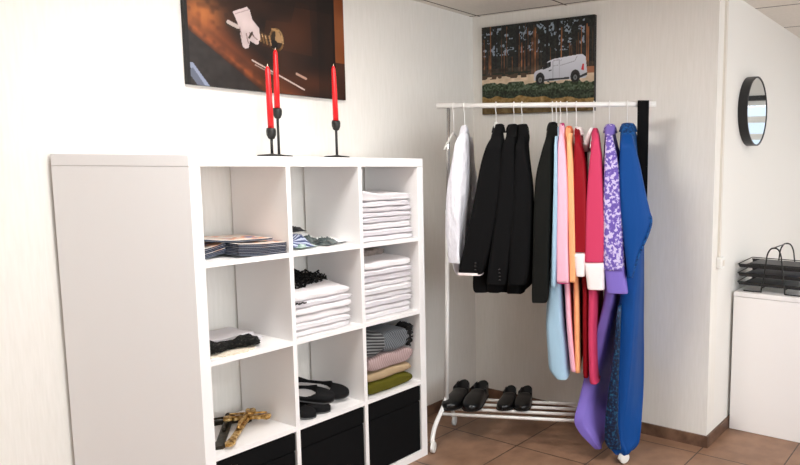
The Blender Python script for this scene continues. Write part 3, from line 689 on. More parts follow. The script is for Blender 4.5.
# ------------------------------------------------------------------ white cabinet + letter tray
cx0, cy1 = 2.257, -1.560
t = thing('cabinet', (2.46, -2.16, 0), 'low white cabinet standing against the right wall under the mirror', 'cabinet')
obj('body', bx(cx0+.018, 2.66, -2.76, cy1-.001, .0, .746), M['lam'], t)
obj('top_board', bx(cx0, 2.662, -2.762, cy1, .748, .772), M['lam'], t, bev=.001)
for y0_, y1_ in ((-2.160, cy1-.0005), (-2.76, -2.163)):
    d_ = obj('door', bx(cx0+.001, cx0+.017, y0_, y1_, .002, .745), M['lam'], t, bev=.001)
ct = .772
t = thing('letter_tray', (2.43, -1.73, ct), 'black three tier wire mesh letter tray standing on the white cabinet', 'letter tray')
for k, z in enumerate((ct+.032, ct+.080, ct+.128)):
    q = bx(2.31, 2.55, -1.905, -1.572, z, z+.003)
    o = obj('tray', q, M['mesh'], t)
    rim = B(); zz = z+.022
    tube(rim, [(2.302, -1.565, zz-.004), (2.302, -1.912, zz-.004), (2.558, -1.912, zz+.004), (2.558, -1.565, zz+.004), (2.302, -1.565, zz-.004)], .0028, 6)
    obj('tray_rim', rim, M['blackmetal'], o, True)
    sd = B()
    for (a, b, c, d) in (((2.31, -1.905), (2.302, -1.912), (2.302, -1.565), (2.31, -1.572)), ((2.55, -1.905), (2.558, -1.912), (2.558, -1.565), (2.55, -1.572)), ((2.31, -1.905), (2.302, -1.912), (2.558, -1.912), (2.55, -1.905))):
        vs = [(*a, z), (*b, zz-.002), (*c, zz-.002), (*d, z)] if True else 0
        f_ = [sd.verts.new(v) for v in vs]; g_ = [sd.verts.new((v[0]+.0015, v[1]+.0015, v[2])) for v in vs]
        sd.faces.new(f_); sd.faces.new(g_[::-1])
        for i in range(4): sd.faces.new((f_[i], g_[i], g_[(i+1) % 4], f_[(i+1) % 4]))
    obj('tray_side', sd, M['mesh'], o)
for X in (2.298, 2.562):
    fr_ = B()
    tube(fr_, [(X, -1.60, ct+.004), (X, -1.690, ct+.005), (X, -1.698, ct+.02), (X, -1.716, ct+.15), (X, -1.722, ct+.205), (X, -1.738, ct+.238), (X, -1.760, ct+.246), (X, -1.780, ct+.238), (X, -1.795, ct+.205), (X, -1.803, ct+.15), (X, -1.822, ct+.02), (X, -1.830, ct+.005), (X, -1.915, ct+.004)], .0042, 8, 3)
    obj('side_frame', fr_, M['blackmetal'], t, True)
cb = B()
for y_, z_ in ((-1.752, ct+.245), (-1.70, ct+.026), (-1.82, ct+.026)): obj('cross_wire', tube(B(), [(2.298, y_, z_), (2.562, y_, z_)], .0032, 6), M['blackmetal'], t, True)
tag(obj('folder', bx(2.33, 2.53, -1.89, -1.62, ct+.1315, ct+.152), M['folder'], None, False, (2.43, -1.75, ct+.131), .003), 'black folder lying in the top tier of the letter tray', 'folder')
tag(obj('folder', bx(2.32, 2.54, -1.895, -1.60, ct+.0835, ct+.094), M['bluefolder'], None, False, (2.43, -1.75, ct+.083), .003), 'dark blue folder lying in the middle tier of the letter tray', 'folder')
tag(obj('paper_stack', bx(2.32, 2.54, -1.895, -1.60, ct+.0355, ct+.042), M['sheet'], None, False, (2.43, -1.75, ct+.035)), 'grey sheaf of papers in the lowest tier of the letter tray', 'paper')

# ------------------------------------------------------------------ clothes rack (frame: u along the rail, w towards the room, z up)
RA = Vector((1.3, -.32, 0)); RD = Vector((.41760, -.90863, 0)); RN = Vector((-.90863, -.41760, 0))
def W(u, w, z): return RA+RD*u+RN*w+Vector((0, 0, z))
def barz(u): return 1.733+.0075*u
RK = thing('clothes_rack', tuple(W(.5, 0, 0)), 'white metal clothes rack on castors with a slatted shoe tray, in the room corner', 'clothes rack')
obj('hanging_rail', tube(B(), [W(-.001, 0, barz(0)), W(1.087, 0, barz(1.087))], .0125, 16), M['whitemetal'], RK, True)
def lean(u0, z): return u0+.036*(z/1.73)
for u0, mir in ((.022, 1), (.975, 1)):
    obj('post', tube(B(), [W(lean(u0, .215), 0, .215), W(lean(u0, 1.2), 0, 1.2)], .0115, 14), M['whitemetal'], RK, True)
    q = obj('extension_tube', tube(B(), [W(lean(u0, 1.19), 0, 1.19), W(lean(u0, 1.725), 0, 1.725)], .0085, 14), M['chrome'], RK, True); q['label'] = 'chrome upper tube'
    obj('post_collar', tube(B(), [W(lean(u0, 1.19), 0, 1.185), W(lean(u0, 1.19), 0, 1.212)], .0135, 14), M['whitemetal'], RK, True)
    for sg, wc in ((1, .168), (-1, .20)):
        k = wc/.168
        obj('foot', tube(B(), [W(lean(u0, .215), 0, .232), W(u0, .006*sg, .21), W(u0-.006, .045*sg*k, .178), W(u0-.012, .095*sg*k, .150), W(u0-.018, .14*sg*k, .112), W(u0-.02, .162*sg*k, .075), W(u0-.02, .168*sg*k, .05)], .0115, 12, 4), M['whitemetal'], RK, True)
        cu = u0-.02+(.005 if u0 < .5 else .012); cw = wc*sg
        cas = obj('castor', tube(B(), [W(cu-.005, cw-.002, .075), W(cu-.005, cw-.002, .044)], .0095, 12), M['plastic'], RK, True)
        wh = B(); wd = Vector((RD.x, RD.y, 0)) if u0 < .5 else (RD*.6+RN*.8).normalized(); c0 = W(cu, cw, .027)
        tube(wh, [c0-wd*.009, c0-wd*.008, c0+wd*.008, c0+wd*.009], [.022, .0268, .0268, .022], 20); obj('wheel', wh, M['plastic'], cas, True)
        hd = B(); pr_ = wd.cross(Vector((0, 0, 1)))
        pts = [c0+Vector((0, 0, 1))*.031*math.sin(a)+pr_*.031*math.cos(a) for a in [PI*(.0+.62*i/8) for i in range(9)]]
        tube(hd, pts, .0065, 8); obj('hood', hd, M['plastic'], cas, True)
for w in (.065, -.018, -.095, -.172):
    obj('tray_rod', tube(B(), [W(.006, w, .163), W(.968, w, .163)], .0085, 12), M['whitemetal'], RK, True)
for u in (.010, .962):
    obj('tray_side_rod', tube(B(), [W(u, .065, .163), W(u, -.172, .163)], .007, 10), M['whitemetal'], RK, True)

# shoes on the tray
zt = .1725
g = 'black dress shoes on the rack tray'
def rs(toe, heel, **k): 
    a = W(toe[0], toe[1], 0); b = W(heel[0], heel[1], 0); return (a.x, a.y), (b.x, b.y)
for toe, heel, ln, wd, lab, mir in (((.046, .056), (.062, -.22), .285, .102, 'black leather dress shoe nearest the left post of the rack', 1), ((.160, .056), (.172, -.22), .285, .104, 'black leather dress shoe second from the left post of the rack', -1),
                                ((.330, .020), (.330, -.22), .228, .088, 'black leather shoe, left one of the smaller pair on the tray', 1), ((.426, .012), (.420, -.22), .228, .088, 'black leather shoe, right one of the smaller pair on the tray', -1)):
    shoe('dress_shoe', *rs(toe, heel), zt, ln, wd, 'dress', lab, g, 0, mir)

# ------------------------------------------------------------------ garments
G = {
 'shirt': {
  'hook': 0.14,
  'body': [(1.632, 0.147, 0.125, 0.03, -0.045, 0.045), (1.607, 0.154, 0.122, 0.04, -0.08, 0.08), (1.566, 0.156, 0.12, 0.04, -0.13, 0.13), (1.513, 0.161, 0.118, 0.04, -0.18, 0.18), (1.322, 0.129, 0.132, 0.04, -0.18, 0.18), (1.129, 0.127, 0.141, 0.04, -0.18, 0.18), (0.944, 0.134, 0.139, 0.04, -0.18, 0.18), (0.904, 0.154, 0.128, 0.04, -0.18, 0.18)],
  'sleeve': [(1.587, 0.168, 0.202, 0.2, 0.05), (1.549, 0.158, 0.206, 0.2, 0.05), (1.465, 0.142, 0.21, 0.2, 0.05), (1.324, 0.116, 0.204, 0.2, 0.05), (1.151, 0.109, 0.187, 0.2, 0.05), (1.036, 0.119, 0.176, 0.2, 0.05), (0.978, 0.123, 0.175, 0.2, 0.05)],
 },
 'j1': {
  'hook': 0.3,
  'body': [(1.638, 0.333, 0.305, 0.04, -0.045, 0.045), (1.617, 0.331, 0.293, 0.05, -0.08, 0.08), (1.576, 0.331, 0.283, 0.06, -0.13, 0.13), (1.514, 0.33, 0.282, 0.06, -0.19, 0.19), (1.277, 0.279, 0.297, 0.07, -0.19, 0.19), (1.036, 0.262, 0.302, 0.08, -0.19, 0.19), (0.865, 0.246, 0.307, 0.08, -0.19, 0.19), (0.836, 0.26, 0.301, 0.07, -0.19, 0.19)],
  'sleeve': [(1.578, 0.326, 0.374, 0.2, 0.05), (1.536, 0.307, 0.383, 0.2, 0.05), (1.442, 0.277, 0.383, 0.2, 0.05), (1.278, 0.244, 0.368, 0.2, 0.05), (1.087, 0.199, 0.333, 0.2, 0.05), (0.97, 0.17, 0.298, 0.2, 0.05), (0.927, 0.162, 0.278, 0.2, 0.05)],
 },
 'j2': {
  'hook': 0.39,
  'body': [(1.638, 0.403, 0.372, 0.04, -0.045, 0.045), (1.617, 0.4, 0.365, 0.05, -0.08, 0.08), (1.577, 0.405, 0.357, 0.06, -0.13, 0.13), (1.514, 0.412, 0.351, 0.06, -0.19, 0.19), (1.278, 0.386, 0.367, 0.07, -0.19, 0.19), (1.038, 0.346, 0.362, 0.08, -0.19, 0.19), (0.852, 0.325, 0.361, 0.08, -0.19, 0.19), (0.823, 0.335, 0.355, 0.07, -0.19, 0.19)],
  'sleeve': [(1.578, 0.393, 0.431, 0.2, 0.05), (1.536, 0.383, 0.44, 0.2, 0.05), (1.444, 0.373, 0.445, 0.2, 0.05), (1.28, 0.358, 0.445, 0.2, 0.05), (1.089, 0.328, 0.425, 0.2, 0.05), (0.944, 0.308, 0.405, 0.2, 0.05), (0.881, 0.302, 0.395, 0.2, 0.05)],
 },
 'j3': {
  'hook': 0.43,
  'body': [(1.638, 0.448, 0.412, 0.04, -0.045, 0.045), (1.617, 0.454, 0.406, 0.05, -0.08, 0.08), (1.577, 0.466, 0.403, 0.06, -0.13, 0.13), (1.514, 0.469, 0.404, 0.06, -0.19, 0.19), (1.279, 0.454, 0.425, 0.07, -0.19, 0.19), (1.039, 0.439, 0.423, 0.08, -0.19, 0.19), (0.859, 0.424, 0.424, 0.08, -0.19, 0.19), (0.83, 0.429, 0.42, 0.07, -0.19, 0.19)],
  'sleeve': [(1.578, 0.455, 0.481, 0.2, 0.05), (1.537, 0.445, 0.488, 0.2, 0.05), (1.444, 0.44, 0.507, 0.2, 0.05), (1.28, 0.43, 0.521, 0.2, 0.05), (1.091, 0.415, 0.516, 0.2, 0.05), (0.946, 0.41, 0.507, 0.2, 0.05), (0.883, 0.405, 0.492, 0.2, 0.05)],
 },
 'gown': {
  'hook': 0.582,
  'body': [(1.648, 0.596, 0.574, 0.04, -0.045, 0.045), (1.622, 0.594, 0.57, 0.05, -0.08, 0.08), (1.577, 0.599, 0.564, 0.06, -0.13, 0.13), (1.515, 0.603, 0.556, 0.06, -0.19, 0.19), (1.281, 0.575, 0.558, 0.07, -0.19, 0.19), (1.042, 0.561, 0.543, 0.07, -0.19, 0.19), (0.848, 0.556, 0.528, 0.07, -0.19, 0.19), (0.799, 0.556, 0.517, 0.06, -0.19, 0.19)],
  'sleeve': [(1.579, 0.582, 0.615, 0.2, 0.05), (1.514, 0.568, 0.615, 0.2, 0.05), (1.398, 0.54, 0.615, 0.2, 0.05), (1.235, 0.528, 0.611, 0.2, 0.05), (1.045, 0.524, 0.603, 0.2, 0.05), (0.853, 0.519, 0.598, 0.2, 0.05), (0.799, 0.521, 0.589, 0.2, 0.05)],
 },
 'blue_pale': {
  'hook': 0.602,
  'body': [(1.624, 0.611, 0.599, 0.02, -0.045, 0.045), (1.603, 0.616, 0.595, 0.03, -0.08, 0.08), (1.563, 0.622, 0.589, 0.03, -0.13, 0.13), (1.506, 0.626, 0.582, 0.03, -0.19, 0.19), (1.139, 0.627, 0.59, 0.04, -0.19, 0.19), (0.874, 0.624, 0.587, 0.07, -0.19, 0.19), (0.703, 0.622, 0.594, 0.09, -0.19, 0.19), (0.555, 0.633, 0.606, 0.1, -0.19, 0.19), (0.465, 0.64, 0.615, 0.1, -0.19, 0.19), (0.436, 0.65, 0.623, 0.09, -0.19, 0.19), (0.416, 0.66, 0.633, 0.07, -0.19, 0.19)],
  'sleeve': [(1.579, 0.624, 0.64, 0.2, 0.05), (1.469, 0.625, 0.643, 0.2, 0.05), (1.282, 0.621, 0.644, 0.2, 0.05), (1.094, 0.617, 0.643, 0.2, 0.05), (0.874, 0.615, 0.639, 0.2, 0.05)],
 },
 'pink': {
  'hook': 0.622,
  'body': [(1.643, 0.635, 0.619, 0.02, -0.045, 0.045), (1.617, 0.64, 0.62, 0.03, -0.08, 0.08), (1.578, 0.646, 0.62, 0.03, -0.13, 0.13), (1.515, 0.654, 0.618, 0.03, -0.19, 0.19), (1.14, 0.661, 0.642, 0.03, -0.19, 0.19), (0.876, 0.682, 0.655, 0.03, -0.19, 0.19), (0.656, 0.697, 0.659, 0.03, -0.19, 0.19), (0.453, 0.718, 0.666, 0.03, -0.19, 0.19)],
  'sleeve': [(1.597, 0.646, 0.661, 0.2, 0.05), (1.538, 0.643, 0.676, 0.2, 0.05), (1.446, 0.641, 0.686, 0.2, 0.05), (1.284, 0.64, 0.696, 0.2, 0.05), (1.095, 0.638, 0.697, 0.2, 0.05), (0.899, 0.639, 0.701, 0.2, 0.05)],
 },
 'peach': {
  'hook': 0.654,
  'body': [(1.629, 0.665, 0.659, 0.02, -0.045, 0.045), (1.608, 0.669, 0.661, 0.03, -0.08, 0.08), (1.573, 0.675, 0.661, 0.03, -0.13, 0.13), (1.516, 0.692, 0.66, 0.03, -0.19, 0.19), (1.14, 0.709, 0.679, 0.03, -0.19, 0.19), (0.877, 0.725, 0.708, 0.03, -0.19, 0.19), (0.657, 0.731, 0.708, 0.03, -0.19, 0.19), (0.449, 0.735, 0.71, 0.03, -0.19, 0.19)],
  'sleeve': [(1.593, 0.68, 0.703, 0.2, 0.05), (1.538, 0.683, 0.708, 0.2, 0.05), (1.446, 0.686, 0.718, 0.2, 0.05), (1.284, 0.691, 0.724, 0.2, 0.05), (1.095, 0.697, 0.728, 0.2, 0.05), (0.901, 0.701, 0.73, 0.2, 0.05)],
 },
 'red': {
  'hook': 0.7,
  'body': [(1.624, 0.709, 0.704, 0.02, -0.045, 0.045), (1.603, 0.713, 0.711, 0.03, -0.08, 0.08), (1.569, 0.718, 0.712, 0.03, -0.13, 0.13), (1.516, 0.727, 0.712, 0.03, -0.19, 0.19), (1.141, 0.742, 0.732, 0.03, -0.19, 0.19), (0.878, 0.768, 0.745, 0.03, -0.19, 0.19), (0.659, 0.773, 0.748, 0.03, -0.19, 0.19), (0.426, 0.777, 0.753, 0.03, -0.19, 0.19)],
  'sleeve': [(1.584, 0.722, 0.741, 0.2, 0.05), (1.538, 0.718, 0.75, 0.2, 0.05), (1.446, 0.716, 0.77, 0.2, 0.05), (1.284, 0.715, 0.778, 0.2, 0.05), (1.097, 0.721, 0.778, 0.2, 0.05), (1.044, 0.722, 0.776, 0.2, 0.05)],
  'cuff': [(1.046, 0.719, 0.776, 0.2, 0.055), (0.992, 0.724, 0.774, 0.2, 0.055), (0.931, 0.732, 0.772, 0.2, 0.055)],
 },
 'rasp': {
  'hook': 0.786,
  'body': [(1.624, 0.796, 0.794, 0.02, -0.045, 0.045), (1.599, 0.795, 0.796, 0.03, -0.08, 0.08), (1.564, 0.799, 0.798, 0.03, -0.13, 0.13), (1.507, 0.8, 0.8, 0.03, -0.19, 0.19), (1.142, 0.799, 0.816, 0.04, -0.19, 0.19), (0.859, 0.804, 0.814, 0.04, -0.19, 0.215), (0.666, 0.804, 0.82, 0.04, -0.19, 0.215), (0.43, 0.813, 0.826, 0.04, -0.19, 0.215), (0.409, 0.823, 0.823, 0.04, -0.19, 0.21)],
  'sleeve': [(1.593, 0.812, 0.824, 0.2, 0.05), (1.552, 0.803, 0.833, 0.2, 0.05), (1.493, 0.792, 0.843, 0.2, 0.05), (1.401, 0.782, 0.849, 0.2, 0.05), (1.285, 0.774, 0.855, 0.2, 0.05), (1.122, 0.768, 0.862, 0.2, 0.05), (0.998, 0.769, 0.861, 0.2, 0.05)],
  'cuff': [(1.003, 0.767, 0.864, 0.2, 0.055), (0.946, 0.775, 0.864, 0.2, 0.055), (0.87, 0.785, 0.865, 0.2, 0.055)],
 },
 'purple': {
  'hook': 0.862,
  'body': [(1.639, 0.874, 0.858, 0.04, -0.045, 0.045), (1.618, 0.872, 0.861, 0.05, -0.08, 0.08), (1.579, 0.871, 0.869, 0.05, -0.13, 0.13), (1.517, 0.873, 0.872, 0.05, -0.19, 0.19), (1.285, 0.881, 0.902, 0.06, -0.19, 0.19), (1.001, 0.884, 0.912, 0.06, -0.19, 0.19), (0.804, 0.88, 0.905, 0.06, -0.19, 0.16), (0.604, 0.836, 0.882, 0.07, -0.19, 0.15), (0.427, 0.793, 0.87, 0.07, -0.17, 0.15), (0.303, 0.766, 0.862, 0.07, -0.05, 0.16), (0.211, 0.747, 0.855, 0.07, 0.07, 0.19), (0.151, 0.775, 0.847, 0.07, 0.09, 0.19), (0.101, 0.815, 0.847, 0.05, 0.09, 0.19), (0.067, 0.839, 0.838, 0.03, 0.1, 0.18)],
  'sleeve': [(1.589, 0.863, 0.888, 0.2, 0.05), (1.539, 0.859, 0.903, 0.2, 0.05), (1.448, 0.856, 0.923, 0.2, 0.05), (1.286, 0.853, 0.939, 0.2, 0.05), (1.1, 0.855, 0.949, 0.2, 0.05), (0.963, 0.859, 0.958, 0.2, 0.05)],
  'cuff': [(0.996, 0.861, 0.955, 0.2, 0.045), (0.935, 0.867, 0.963, 0.2, 0.045), (0.853, 0.877, 0.974, 0.2, 0.045)],
 },
 'blue': {
  'hook': 0.949,
  'body': [(1.644, 0.958, 0.941, 0.04, -0.045, 0.045), (1.623, 0.953, 0.955, 0.05, -0.08, 0.08), (1.579, 0.953, 0.965, 0.06, -0.13, 0.13), (1.517, 0.952, 0.98, 0.06, -0.19, 0.19), (1.425, 0.959, 0.982, 0.07, -0.19, 0.19), (1.193, 0.97, 1.002, 0.08, -0.19, 0.19), (0.956, 0.983, 1.002, 0.09, -0.19, 0.19), (0.666, 0.966, 1.003, 0.1, -0.19, 0.19), (0.47, 0.952, 1.01, 0.1, -0.19, 0.19), (0.32, 0.935, 1.014, 0.1, -0.06, 0.19), (0.194, 0.92, 1.01, 0.1, 0.06, 0.19), (0.118, 0.923, 1.004, 0.1, 0.085, 0.19), (0.073, 0.943, 0.998, 0.09, 0.09, 0.19), (0.043, 0.952, 0.984, 0.06, 0.1, 0.18)],
  'sleeve': [(1.589, 0.934, 0.98, 0.205, 0.055), (1.539, 0.928, 0.995, 0.205, 0.055), (1.449, 0.925, 1.019, 0.205, 0.055), (1.334, 0.927, 1.044, 0.205, 0.055), (1.242, 0.933, 1.067, 0.205, 0.055), (1.196, 0.938, 1.079, 0.205, 0.055), (1.126, 0.949, 1.062, 0.205, 0.055), (1.031, 0.962, 1.022, 0.205, 0.055), (0.933, 0.975, 0.994, 0.205, 0.055)],
  'panel': [(0.79, 0.926, 0.945, 0.215, 0.02), (0.578, 0.911, 0.941, 0.215, 0.02), (0.382, 0.889, 0.937, 0.215, 0.02), (0.233, 0.875, 0.937, 0.215, 0.02), (0.143, 0.873, 0.946, 0.215, 0.02), (0.094, 0.896, 0.954, 0.215, 0.02)],
 },
}

def interp(rows, k):
    P = [tuple(r) for r in rows]; out = []
    for i in range(len(P)-1):
        p0, p1, p2, p3 = P[max(i-1, 0)], P[i], P[i+1], P[min(i+2, len(P)-1)]
        for j in range(k):
            t_ = j/k; e = []
            for a, b, c, d in zip(p0, p1, p2, p3):
                m1 = (c-a)/2; m2 = (d-b)/2
                if (b-a)*(c-b) <= 0: m1 = 0
                if (c-b)*(d-c) <= 0: m2 = 0
                e.append((2*t_**3-3*t_**2+1)*b+(t_**3-2*t_**2+t_)*m1+(-2*t_**3+3*t_**2)*c+(t_**3-t_**2)*m2)
            out.append(e)
    out.append(list(P[-1])); return out
def sgn(v, e): return math.copysign(abs(v)**e, v)
def body_bm(rows, fold=.006, nf=5, seed=0, hem=.0):
    rr = interp(rows, 5); rings = []; n = 44; zt_, zb_ = rows[0][0], rows[-1][0]
    for z, un, uf, t_, wf, wn in rr:
        s = (zt_-z)/(zt_-zb_); ring = []
        for k in range(n):
            a = 2*PI*k/n; w = (wn+wf)/2+(wn-wf)/2*sgn(math.cos(a), .4); lat = t_/2*sgn(math.sin(a), .45)
            q = (w-wf)/(wn-wf+1e-6); u = uf+(un-uf)*q+lat
            u += fold*s*math.sin(nf*2*q*PI+seed+1.1*s)*(.6+.4*math.sin(seed*3+q*9))*(1 if math.sin(a) > 0 else .8)
            ring.append(W(u, w+.3*fold*s*math.sin(seed+z*9+k), z+hem*s*s*math.sin(q*13+seed*2)))
        rings.append(ring)
    return loft(B(), rings)
def sleeve_bm(rows, side=1, fold=.003, seed=0, dz=0.):
    rr = interp(rows, 5); rings = []; n = 26; zt_, zb_ = rows[0][0], rows[-1][0]
    for z, u0, u1, wc, hw in rr:
        s = (zt_-z)/(zt_-zb_); ring = []; taper = min(1., .55+s*6)
        for k in range(n):
            a = 2*PI*k/n
            f = fold*s*math.sin(3*a+seed+4*s)
            ring.append(W((u0+u1)/2+((u1-u0)/2)*sgn(math.cos(a), .42)+f*.8, side*(wc-(1-taper)*.05)+hw*taper*sgn(math.sin(a), .45)+f, z+dz))
        rings.append(ring)
    return loft(B(), rings)
def hanger(u, ztop, label, thick=.006, up=0., half=.17, skew=0., hold=True):
    t = thing('clothes_hanger', tuple(W(u, 0, barz(u))), label, 'clothes hanger', 'white hangers on the rack rail')
    c = barz(u); r = .0165
    pts = [W(u, r*math.cos(a), c+r*math.sin(a)) for a in [PI*(-.1+1.15*i/12) for i in range(13)][::-1]]
    pts = [W(u, -r*1.0, c-.004)]+[W(u, -r*math.cos(PI*i/12), c+r*math.sin(PI*i/12)) for i in range(1, 12)]+[W(u, r, c-.004), W(u, r*.8, c-.020), W(u, .003, c-.034), W(u, 0, c-.045), W(u, 0, ztop+up)]
    obj('hook', tube(B(), pts, .0022, 8), M['whitemetal'], t, True)
    obj('shoulder_bar', tube(B(), [W(u+skew*w_*half, w_*half, ztop+up-dz_) for w_, dz_ in ((-1, .085), (-.55, .042), (-.18, .010), (0, 0), (.18, .010), (.55, .042), (1, .085))], thick, 8, 3), M['plastic'], t, True)
    return t
def garment(key, name, label, cat, mb, ms=None, fold=.006, nf=5, seed=0, hem=0., collar=None, hang=None, grp=None, inset=0., sf=.003, hthick=.006, hup=-.012, hhalf=.16):
    d = G[key]; zt_ = d['body'][0][0]; uc = d['hook']
    t = thing(name, tuple(W(uc, 0, d['body'][-1][0])), label, cat, grp or 'clothes hanging on the rack')
    obj('body', body_bm(d['body'], fold, nf, seed, hem), mb, t, True)
    obj('sleeve', sleeve_bm(d['sleeve'], 1, sf, seed), ms or mb, t, True)
    far = d['body']; L = []
    for z, u0, u1, wc, hw in d['sleeve']:                       # the far sleeve follows the far edge of the body
        b_ = min(far, key=lambda q: abs(q[0]-z)); h_ = (u1-u0)/2*.8; L.append((z, b_[2]-h_, b_[2]+h_*.6, wc-.022, hw*.7))
    obj('sleeve', sleeve_bm(L, -1, sf, seed+2), ms or mb, t, True)
    if collar:
        z = zt_; bm = B()
        un, uf = d['body'][1][1], d['body'][1][2]
        rings = []
        for zz, hw, hu in ((z-.035, .085, .030), (z-.012, .060, .026), (z+.004, .048, .018), (z+.006, .040, .012), (z-.01, .034, .006)):
            rings.append([W((un+uf)/2+hu*math.cos(a)*collar[1]+(un-uf)/2*math.sin(a), hw*math.sin(a), zz) for a in [2*PI*k/24 for k in range(24)]])
        obj('collar', loft(bm, rings), M[collar[0]], t, True)
    if hang: hanger(uc, zt_, hang, hthick, hup, hhalf, (d['body'][2][1]-d['body'][2][2])/.26)
    return t
SUIT = 'black jackets on the rack'
GOWN = 'coloured gowns on the rack'
hanger(.084, 1.60, 'empty white hanger at the left end of the rail', .005, 0, .16)
s_ = garment('shirt', 'shirt', 'white long sleeved shirt, leftmost garment on the rack', 'shirt', M['shirt'], None, .014, 6, 1, .010, ('shirt', .8), 'white hanger carrying the white shirt', sf=.011)
j1 = garment('j1', 'jacket', 'black jacket with a white cuff edge, next to the white shirt', 'jacket', M['blackwool'], None, .007, 5, 2, .008, ('blackwool', 1.2), 'white hanger with thick shoulders under the black jacket beside the shirt', SUIT, hthick=.011, hup=.008, hhalf=.085)
z, u0, u1, wc, hw = G['j1']['sleeve'][-1]
q = obj('shirt_cuff', sleeve_bm([(z+.008, u0-.001, u1+.001, wc, hw+.001), (z, u0-.001, u1+.001, wc, hw+.001), (z-.006, u0, u1, wc, hw)], 1, 0), M['cuff'], j1, True); q['label'] = 'thin white cuff edge'
j2 = garment('j2', 'jacket', 'black jacket in the middle of the three, with cuff buttons', 'jacket', M['blackwool'], None, .007, 5, 4, .008, ('blackwool', 1.2), 'white hanger carrying the middle one of the three black jackets', SUIT)
j3 = garment('j3', 'jacket', 'black jacket, rightmost of the three with bare wall to its right', 'jacket', M['blackwool'], None, .007, 4, 6, .008, ('blackwool', 1.2), 'white hanger carrying the rightmost one of the three black jackets', SUIT)
def buttons(par, key, n):
    z, u0, u1, wc, hw = G[key]['sleeve'][-1]
    for i in range(n):
        bm = B(); zz = z+.022+.017*i; uu = u1-.024
        a = W(uu, wc+hw*.80, zz); tube(bm, [a, a+RN*.012], .0055, 10); obj('cuff_button', bm, M['button'], par, True)
buttons(j1, 'j1', 3); buttons(j2, 'j2', 4)
gw = garment('gown', 'gown', 'long plain black gown hanging beside the coloured gowns', 'gown', M['blackwool2'], None, .006, 4, 3, .0, ('blackwool', 1), 'white hanger carrying the plain black gown', 'clothes hanging on the rack')
garment('blue_pale', 'gown', 'pale blue gown, half hidden behind the black gown', 'gown', M['paleblue'], None, .005, 4, 5, .004, ('paleblue', .6), 'white hanger carrying the pale blue gown', GOWN)
pk = garment('pink', 'gown', 'pale pink gown with a magenta sleeve lining', 'gown', M['pink'], None, .003, 4, 7, 0, ('magenta', .6), 'white hanger carrying the pale pink gown', GOWN)
z, u0, u1, wc, hw = G['pink']['sleeve'][-1]
obj('sleeve_lining', sleeve_bm([(z+.003, u0+.001, u1-.001, wc, hw-.002), (z-.005, u0+.001, u1-.001, wc, hw-.002)], 1, 0), M['magenta'], pk, True)
garment('peach', 'gown', 'peach orange gown between the pink and the dark red gowns', 'gown', M['peach'], None, .003, 4, 8, 0, ('orange', .8), 'white hanger carrying the peach orange gown', GOWN)
rd = garment('red', 'gown', 'dark red gown with a white cuff', 'gown', M['darkred'], None, .003, 4, 9, 0, ('cuff', .9), 'white hanger carrying the dark red gown', GOWN, hthick=.009, hup=.004, hhalf=.07)
obj('white_cuff', sleeve_bm(G['red']['cuff'], 1, 0), M['cuff'], rd, True)
rp = garment('rasp', 'gown', 'raspberry pink gown with a wide white cuff', 'gown', M['rasp'], None, .003, 4, 10, 0, None, 'white hanger carrying the raspberry pink gown', GOWN)
obj('white_cuff', sleeve_bm(G['rasp']['cuff'], 1, 0), M['cuff'], rp, True)
# white and black front collar of the raspberry gown
ur = G['rasp']['hook']; zr = G['rasp']['body'][0][0]
def strip(us, m, nm, par, w0, w1, th=.010):
    obj(nm, loft(B(), [[W(u-h, w0, z), W(u+h, w0, z), W(u+h*.8, w1, z-.004), W(u-h*.8, w1, z-.004)] for z, u, h in us]), m, par, True)
strip([(zr+.004, ur-.004, .006), (zr-.03, ur-.018, .011), (zr-.07, ur-.030, .014), (zr-.11, ur-.036, .014)], M['cuff'], 'collar', rp, -.10, .085)
strip([(zr-.105, ur-.040, .013), (zr-.16, ur-.047, .014), (zr-.30, ur-.046, .012)], M['button'], 'front_band', rp, -.10, .08)
pu = garment('purple', 'gown', 'violet gown with white lace sleeves and a trailing hem', 'gown', M['violet'], M['lace'], .005, 3, 11, 0, ('lace', 1.2), 'white hanger carrying the violet lace gown', GOWN)
obj('sleeve_cuff', sleeve_bm(G['purple']['cuff'], 1, 0), M['violet'], pu, True)
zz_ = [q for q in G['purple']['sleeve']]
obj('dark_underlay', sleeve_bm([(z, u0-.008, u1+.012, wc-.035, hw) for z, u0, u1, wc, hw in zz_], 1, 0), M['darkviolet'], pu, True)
bu = garment('blue', 'gown', 'royal blue gown with lace shoulders and teal sequins, rightmost on the rack', 'gown', M['blue'], None, .008, 3, 12, 0, ('bluelace', 1.5), 'white hanger carrying the royal blue gown', GOWN, sf=.004)
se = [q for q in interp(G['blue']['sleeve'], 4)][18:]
obj('sleeve_fold_shade', tube(B(), [W(q[2]-.003, q[3]+q[4]*.72, q[0]) for q in se], .0065, 8), M['bluelace'], bu, True)  # dark cord standing in for the shadow line along the sleeve fold
obj('sequin_panel', sleeve_bm(G['blue']['panel'], 1, .0), M['sequin'], bu, True)
b_ = G['blue']['body']
obj('lace_shoulders', body_bm([(z+.003, un, uf, t_+.012, wf-.006, wn+.006) for z, un, uf, t_, wf, wn in b_[:4]]+[(z, un+.004, uf+.004, t_+.006, wf-.006, wn-.03) for z, un, uf, t_, wf, wn in b_[4:5]], 0, 3, 0), M['bluelace'], bu, True)
